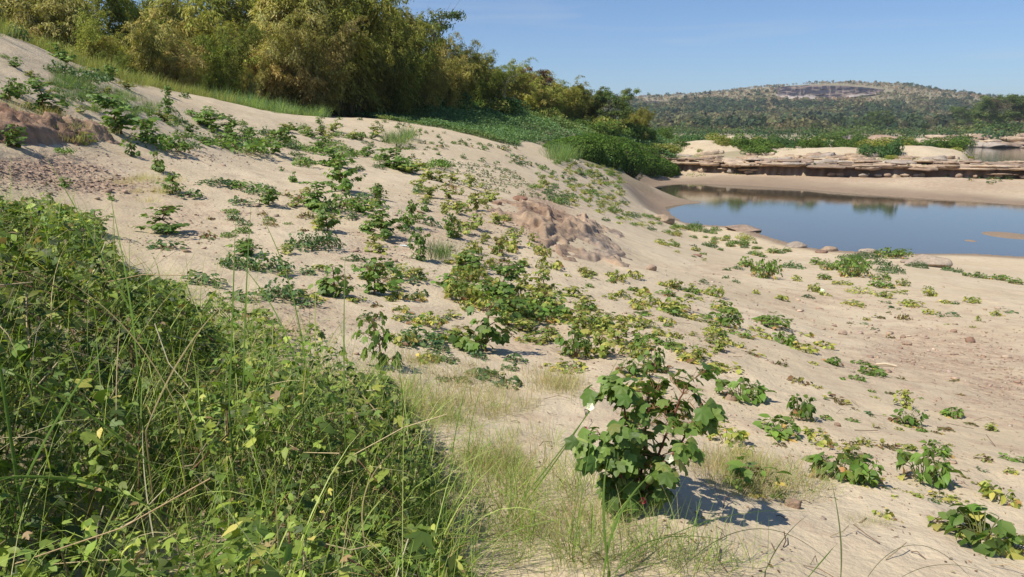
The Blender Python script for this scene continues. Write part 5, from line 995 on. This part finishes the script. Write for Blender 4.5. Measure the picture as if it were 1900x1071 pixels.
# single long blades one can follow
def bez(g, p0, p1, p2, w, col, seg=22):
    t = np.linspace(0, 1, seg)[:, None]; C = (1-t)**2*p0+2*t*(1-t)*p1+t*t*p2; d = nrm(np.gradient(C, axis=0)); s = nrm(np.cross(d, np.array([.25, 1, .15]))); ww = w*np.minimum(1, .5+2*t)*(1-t**2.5)+.0004
    n_ = nrm(np.cross(s, d)); V = np.concatenate([C-s*ww+n_*ww*.3, C, C+s*ww+n_*ww*.3]); F = []
    for i in range(seg-1): F += [(i, i+1, seg+i+1), (i, seg+i+1, seg+i), (seg+i, seg+i+1, 2*seg+i+1), (seg+i, 2*seg+i+1, 2*seg+i)]
    g.add(V, F, np.array(col)*(1+.1*np.sin(t.repeat(3, 1)*3)).mean())
BL = [((300,690),(170,430),(75,275),2.6,.004,0,"long blade leaning far left over the clay crumbs"),((255,680),(240,520),(203,360),2.5,.0045,0,"straight blade rising in front of the left cotton plant"),((425,760),(432,560),(437,405),2.3,.004,0,"upright pale green blade in the middle of the thicket"),
      ((450,760),(455,520),(466,380),2.5,.0035,0,"upright thin blade beside the pale green blade"),((575,760),(560,520),(470,375),2.7,.0035,0,"curved blade leaning left over the dark creepers"),((560,720),(530,560),(410,455),2.6,.003,0,"slanting blade above the back of the thicket"),
      ((640,800),(636,640),(640,480),2.5,.0035,0,"upright blade standing against the middle sand"),((330,760),(250,590),(120,520),2.2,.003,1,"dry straw blade leaning left in the thicket"),((270,800),(330,640),(420,560),2.1,.003,1,"straw coloured stalk leaning right in the thicket"),
      ((0,680),(330,830),(420,1071),1.9,.005,0,"broad blade sweeping down to the right across the thicket"),((-60,900),(200,830),(470,1071),1.8,.006,0,"broad bright blade arching across the lower left"),((0,1000),(90,760),(260,560),1.9,.004,0,"long blade rising from the lower left corner"),
      ((700,1071),(620,900),(760,815),2.1,.0022,1,"arched dry stalk at the right of the thicket"),((1560,1071),(1566,990),(1543,895),2.3,.0032,2,"lone upright dark stalk on the sand at lower right"),((1250,1071),(1400,900),(1545,1050),2.2,.0016,2,"thin arching stalk over the bottom sand"),
      ((1610,1071),(1690,950),(1800,1071),2.2,.0012,2,"fine looping stalk at the bottom right"),((1660,1080),(1740,1020),(1850,1071),2.2,.0012,2,"low fine stalk at the bottom right"),((1130,1071),(1290,930),(1500,950),2.3,.0018,0,"slanting thin blade below the big cotton bush"),
      ((940,960),(1060,820),(1180,640),2.7,.003,0,"long straight blade pointing up at the big cotton bush"),((960,950),(1080,800),(1150,660),2.75,.003,0,"second straight blade beside the one pointing at the cotton bush"),((1010,930),(1160,680),(1300,860),2.6,.0028,3,"pale blade arching in front of the big cotton bush"),
      ((1130,1060),(1110,930),(1128,850),2.4,.006,0,"broad upright blade in front of the big cotton bush"),((1120,1071),(1130,930),(1235,860),2.4,.006,0,"broad blade bending right before the big cotton bush"),((1140,1071),(1180,960),(1380,1010),2.3,.003,0,"blade bending to the right along the sand"),
      ((1060,1071),(1070,960),(1100,800),2.5,.002,0,"thin upright blade left of the big cotton bush"),((1500,1071),(1560,1000),(1553,1010),2.3,.003,0,"short folded blade beside the lone dark stalk"),((880,900),(850,820),(905,690),2.9,.0025,0,"thin blade on the sand left of the cotton bush"),((830,920),(840,800),(870,700),2.9,.003,0,"blade standing by the dry grass patches"),
      ((300,1071),(260,900),(265,790),1.9,.003,3,"white dry stalk standing low in the thicket"),((1420,1060),(1450,990),(1500,955),2.3,.0022,2,"slanting grey blade on the bottom sand")]
for (a, b, c, Yb, w, ci, lb) in BL:
    p0 = hit([a[0]], [min(max(a[1], 500), 1069)], 1.2)[0]; Yb = Yb if a[1] >= 1060 or a[0] < 760 else p0[1]
    p0 = ray(a[0], a[1], Yb); gz = float(ground(p0[0], p0[1])); p2 = ray(c[0], c[1], Yb+.15); p1 = ray(b[0], b[1], Yb+.05); g = G()
    q0 = np.array([p0[0], p0[1], gz-.01]) if gz < p0[2] else p0
    if gz < p0[2]: tube(g, [q0, p0], [w, w], [(.14,.22,.05),(.40,.32,.17),(.13,.15,.07),(.55,.50,.34)][ci], 4)
    bez(g, p0, p1, p2, w*.8, [(.14,.22,.05),(.40,.32,.17),(.13,.15,.07),(.55,.50,.34)][ci]); o = g.build("tall_grass", M_GRASS, smooth=True); tag(o, lb, "grass")

# fallen leaves and twigs
g = G(); r = np.random.default_rng(812); m = 5200; PX = r.uniform(0, 1900, m); PY = 210+860*r.random(m)**1.2; c_ = fbm(PX/120, PY/70, 3)+.1 > r.random(m)*.35; q = hit(PX[c_], PY[c_]); q = q[(q[:, 1] < 45)]; m = len(q)
a = r.uniform(0, 6.28, m); inst(g, OVATE, q+[0, 0, .006], frames(np.stack([np.cos(a), np.sin(a), r.normal(0, .15, m)], 1), up(m)+r.normal(0, .3, (m, 3))), (r.uniform(.015, .045, m)*np.clip(q[:, 1]/8, .6, 1.6))[:, None]*np.array([1, .8, 1]), cols(m, [(.16,.09,.05),(.24,.14,.08),(.10,.06,.04),(.36,.26,.14)], None, .2, r))
tag(g.build("leaf_litter", M_LEAF), "small dead brown leaves scattered over the sand", "leaf litter", None, "stuff")
g = G(); m = 300; q = hit(r.uniform(500, 1900, m), 380+680*r.random(m))
for p in q:
    a = r.uniform(0, 6.28); L = r.uniform(.04, .2); d = np.array([cos(a), sin(a), .05])*L; tube(g, [p+[0, 0, .005], p+d*.5+[0, 0, .012]+r.normal(0, .012, 3), p+d+[0, 0, .004]], r.uniform(.0012, .003), [(.18,.12,.08),(.42,.33,.2),(.12,.08,.06)][r.integers(3)], 4)
tag(g.build("twigs", M_STEM), "small dry twigs strewn over the sand", "twigs", None, "stuff")
# small litter on the sand
p = hit([1642], [681])[0]; g = G(); tube(g, [(-.10, .03, .02), (0, 0, .035), (.12, -.04, .015)], [.014, .015, .013], (.62, .52, .36), 7); o = g.build("dry_stick", M_STEM); o.location = p; tag(o, "short pale stick lying on the sand beside a green bean plant", "stick")
p = hit([1524], [541])[0]; g = boulder(3, (.10, .06, .05), (.8, .8, .8), ICO2, 9, .3); o = g.build("scrap", M_PETAL); o.location = p+np.array([0, 0, .03]); tag(o, "small white plastic scrap beside a yellow green plant", "scrap")
p = hit([752], [458])[0]; g = G(); tube(g, [(-.09, .04, .02), (.10, -.05, .02)], [.012, .012], (.55, .62, .66), 6); o = g.build("plastic_tube", M_STEM); o.location = p; tag(o, "pale blue grey plastic piece on the sand under a cotton plant", "litter")

# ------------------------------------------------------------------ labels for the plants, now that neighbours are known
from collections import defaultdict
B_ = defaultdict(list)
for q in PEND: B_[(q[1], q[2], zone(q[4], q[5]))].append(q)
for (adj, noun, zn), L in B_.items():
    L.sort(key=lambda q: q[4]); n = len(L)
    for i, q in enumerate(L):
        if n == 1: lb = "%s %s %s" % (adj, noun, zn)
        elif n <= 9: lb = "%s from the left of %s %ss %s" % (ORDW[i] if i else "first", ["", "", "two", "three", "four", "five", "six", "seven", "eight", "nine"][n], adj+" "+noun, zn)
        else: lb = "%s %s %s" % (adj, noun, zn)
        w_ = lb.split()
        if len(w_) > 16:
            lb = lb.replace(" from the left of", " of").replace("first of", "leftmost of"); w_ = lb.split()
        if len(w_) > 16: lb = lb.replace("withered brown and yellow", "withered"); w_ = lb.split()
        q[0]['label'] = " ".join(w_[:16])

# ------------------------------------------------------------------ haze
m = bpy.data.materials.new("haze"); m.use_nodes = True; nt = m.node_tree; nt.nodes.remove(nt.nodes["Principled BSDF"]); pv = nt.nodes.new("ShaderNodeVolumePrincipled")
pv.inputs['Color'].default_value = (.80, .88, 1, 1); pv.inputs['Density'].default_value = .00014; pv.inputs['Anisotropy'].default_value = .2; nt.links.new(pv.outputs[0], nt.nodes["Material Output"].inputs['Volume'])
me = bpy.data.meshes.new("haze"); x0, x1, y0, y1, za, zb = -6200, 6200, -40, 4400, -130, 190
me.from_pydata([(x, y, z) for x in (x0, x1) for y in (y0, y1) for z in (za, zb)], [], [(0,1,3,2),(4,6,7,5),(0,4,5,1),(2,3,7,6),(0,2,6,4),(1,5,7,3)]); me.materials.append(m)
o = bpy.data.objects.new("haze", me); COL.objects.link(o); o['kind'] = 'stuff'; o['label'] = "thin blue daylight haze over the river valley"
SC.cycles.volume_max_steps = 64
for me in list(bpy.data.meshes):
    if me.users == 0: bpy.data.meshes.remove(me)
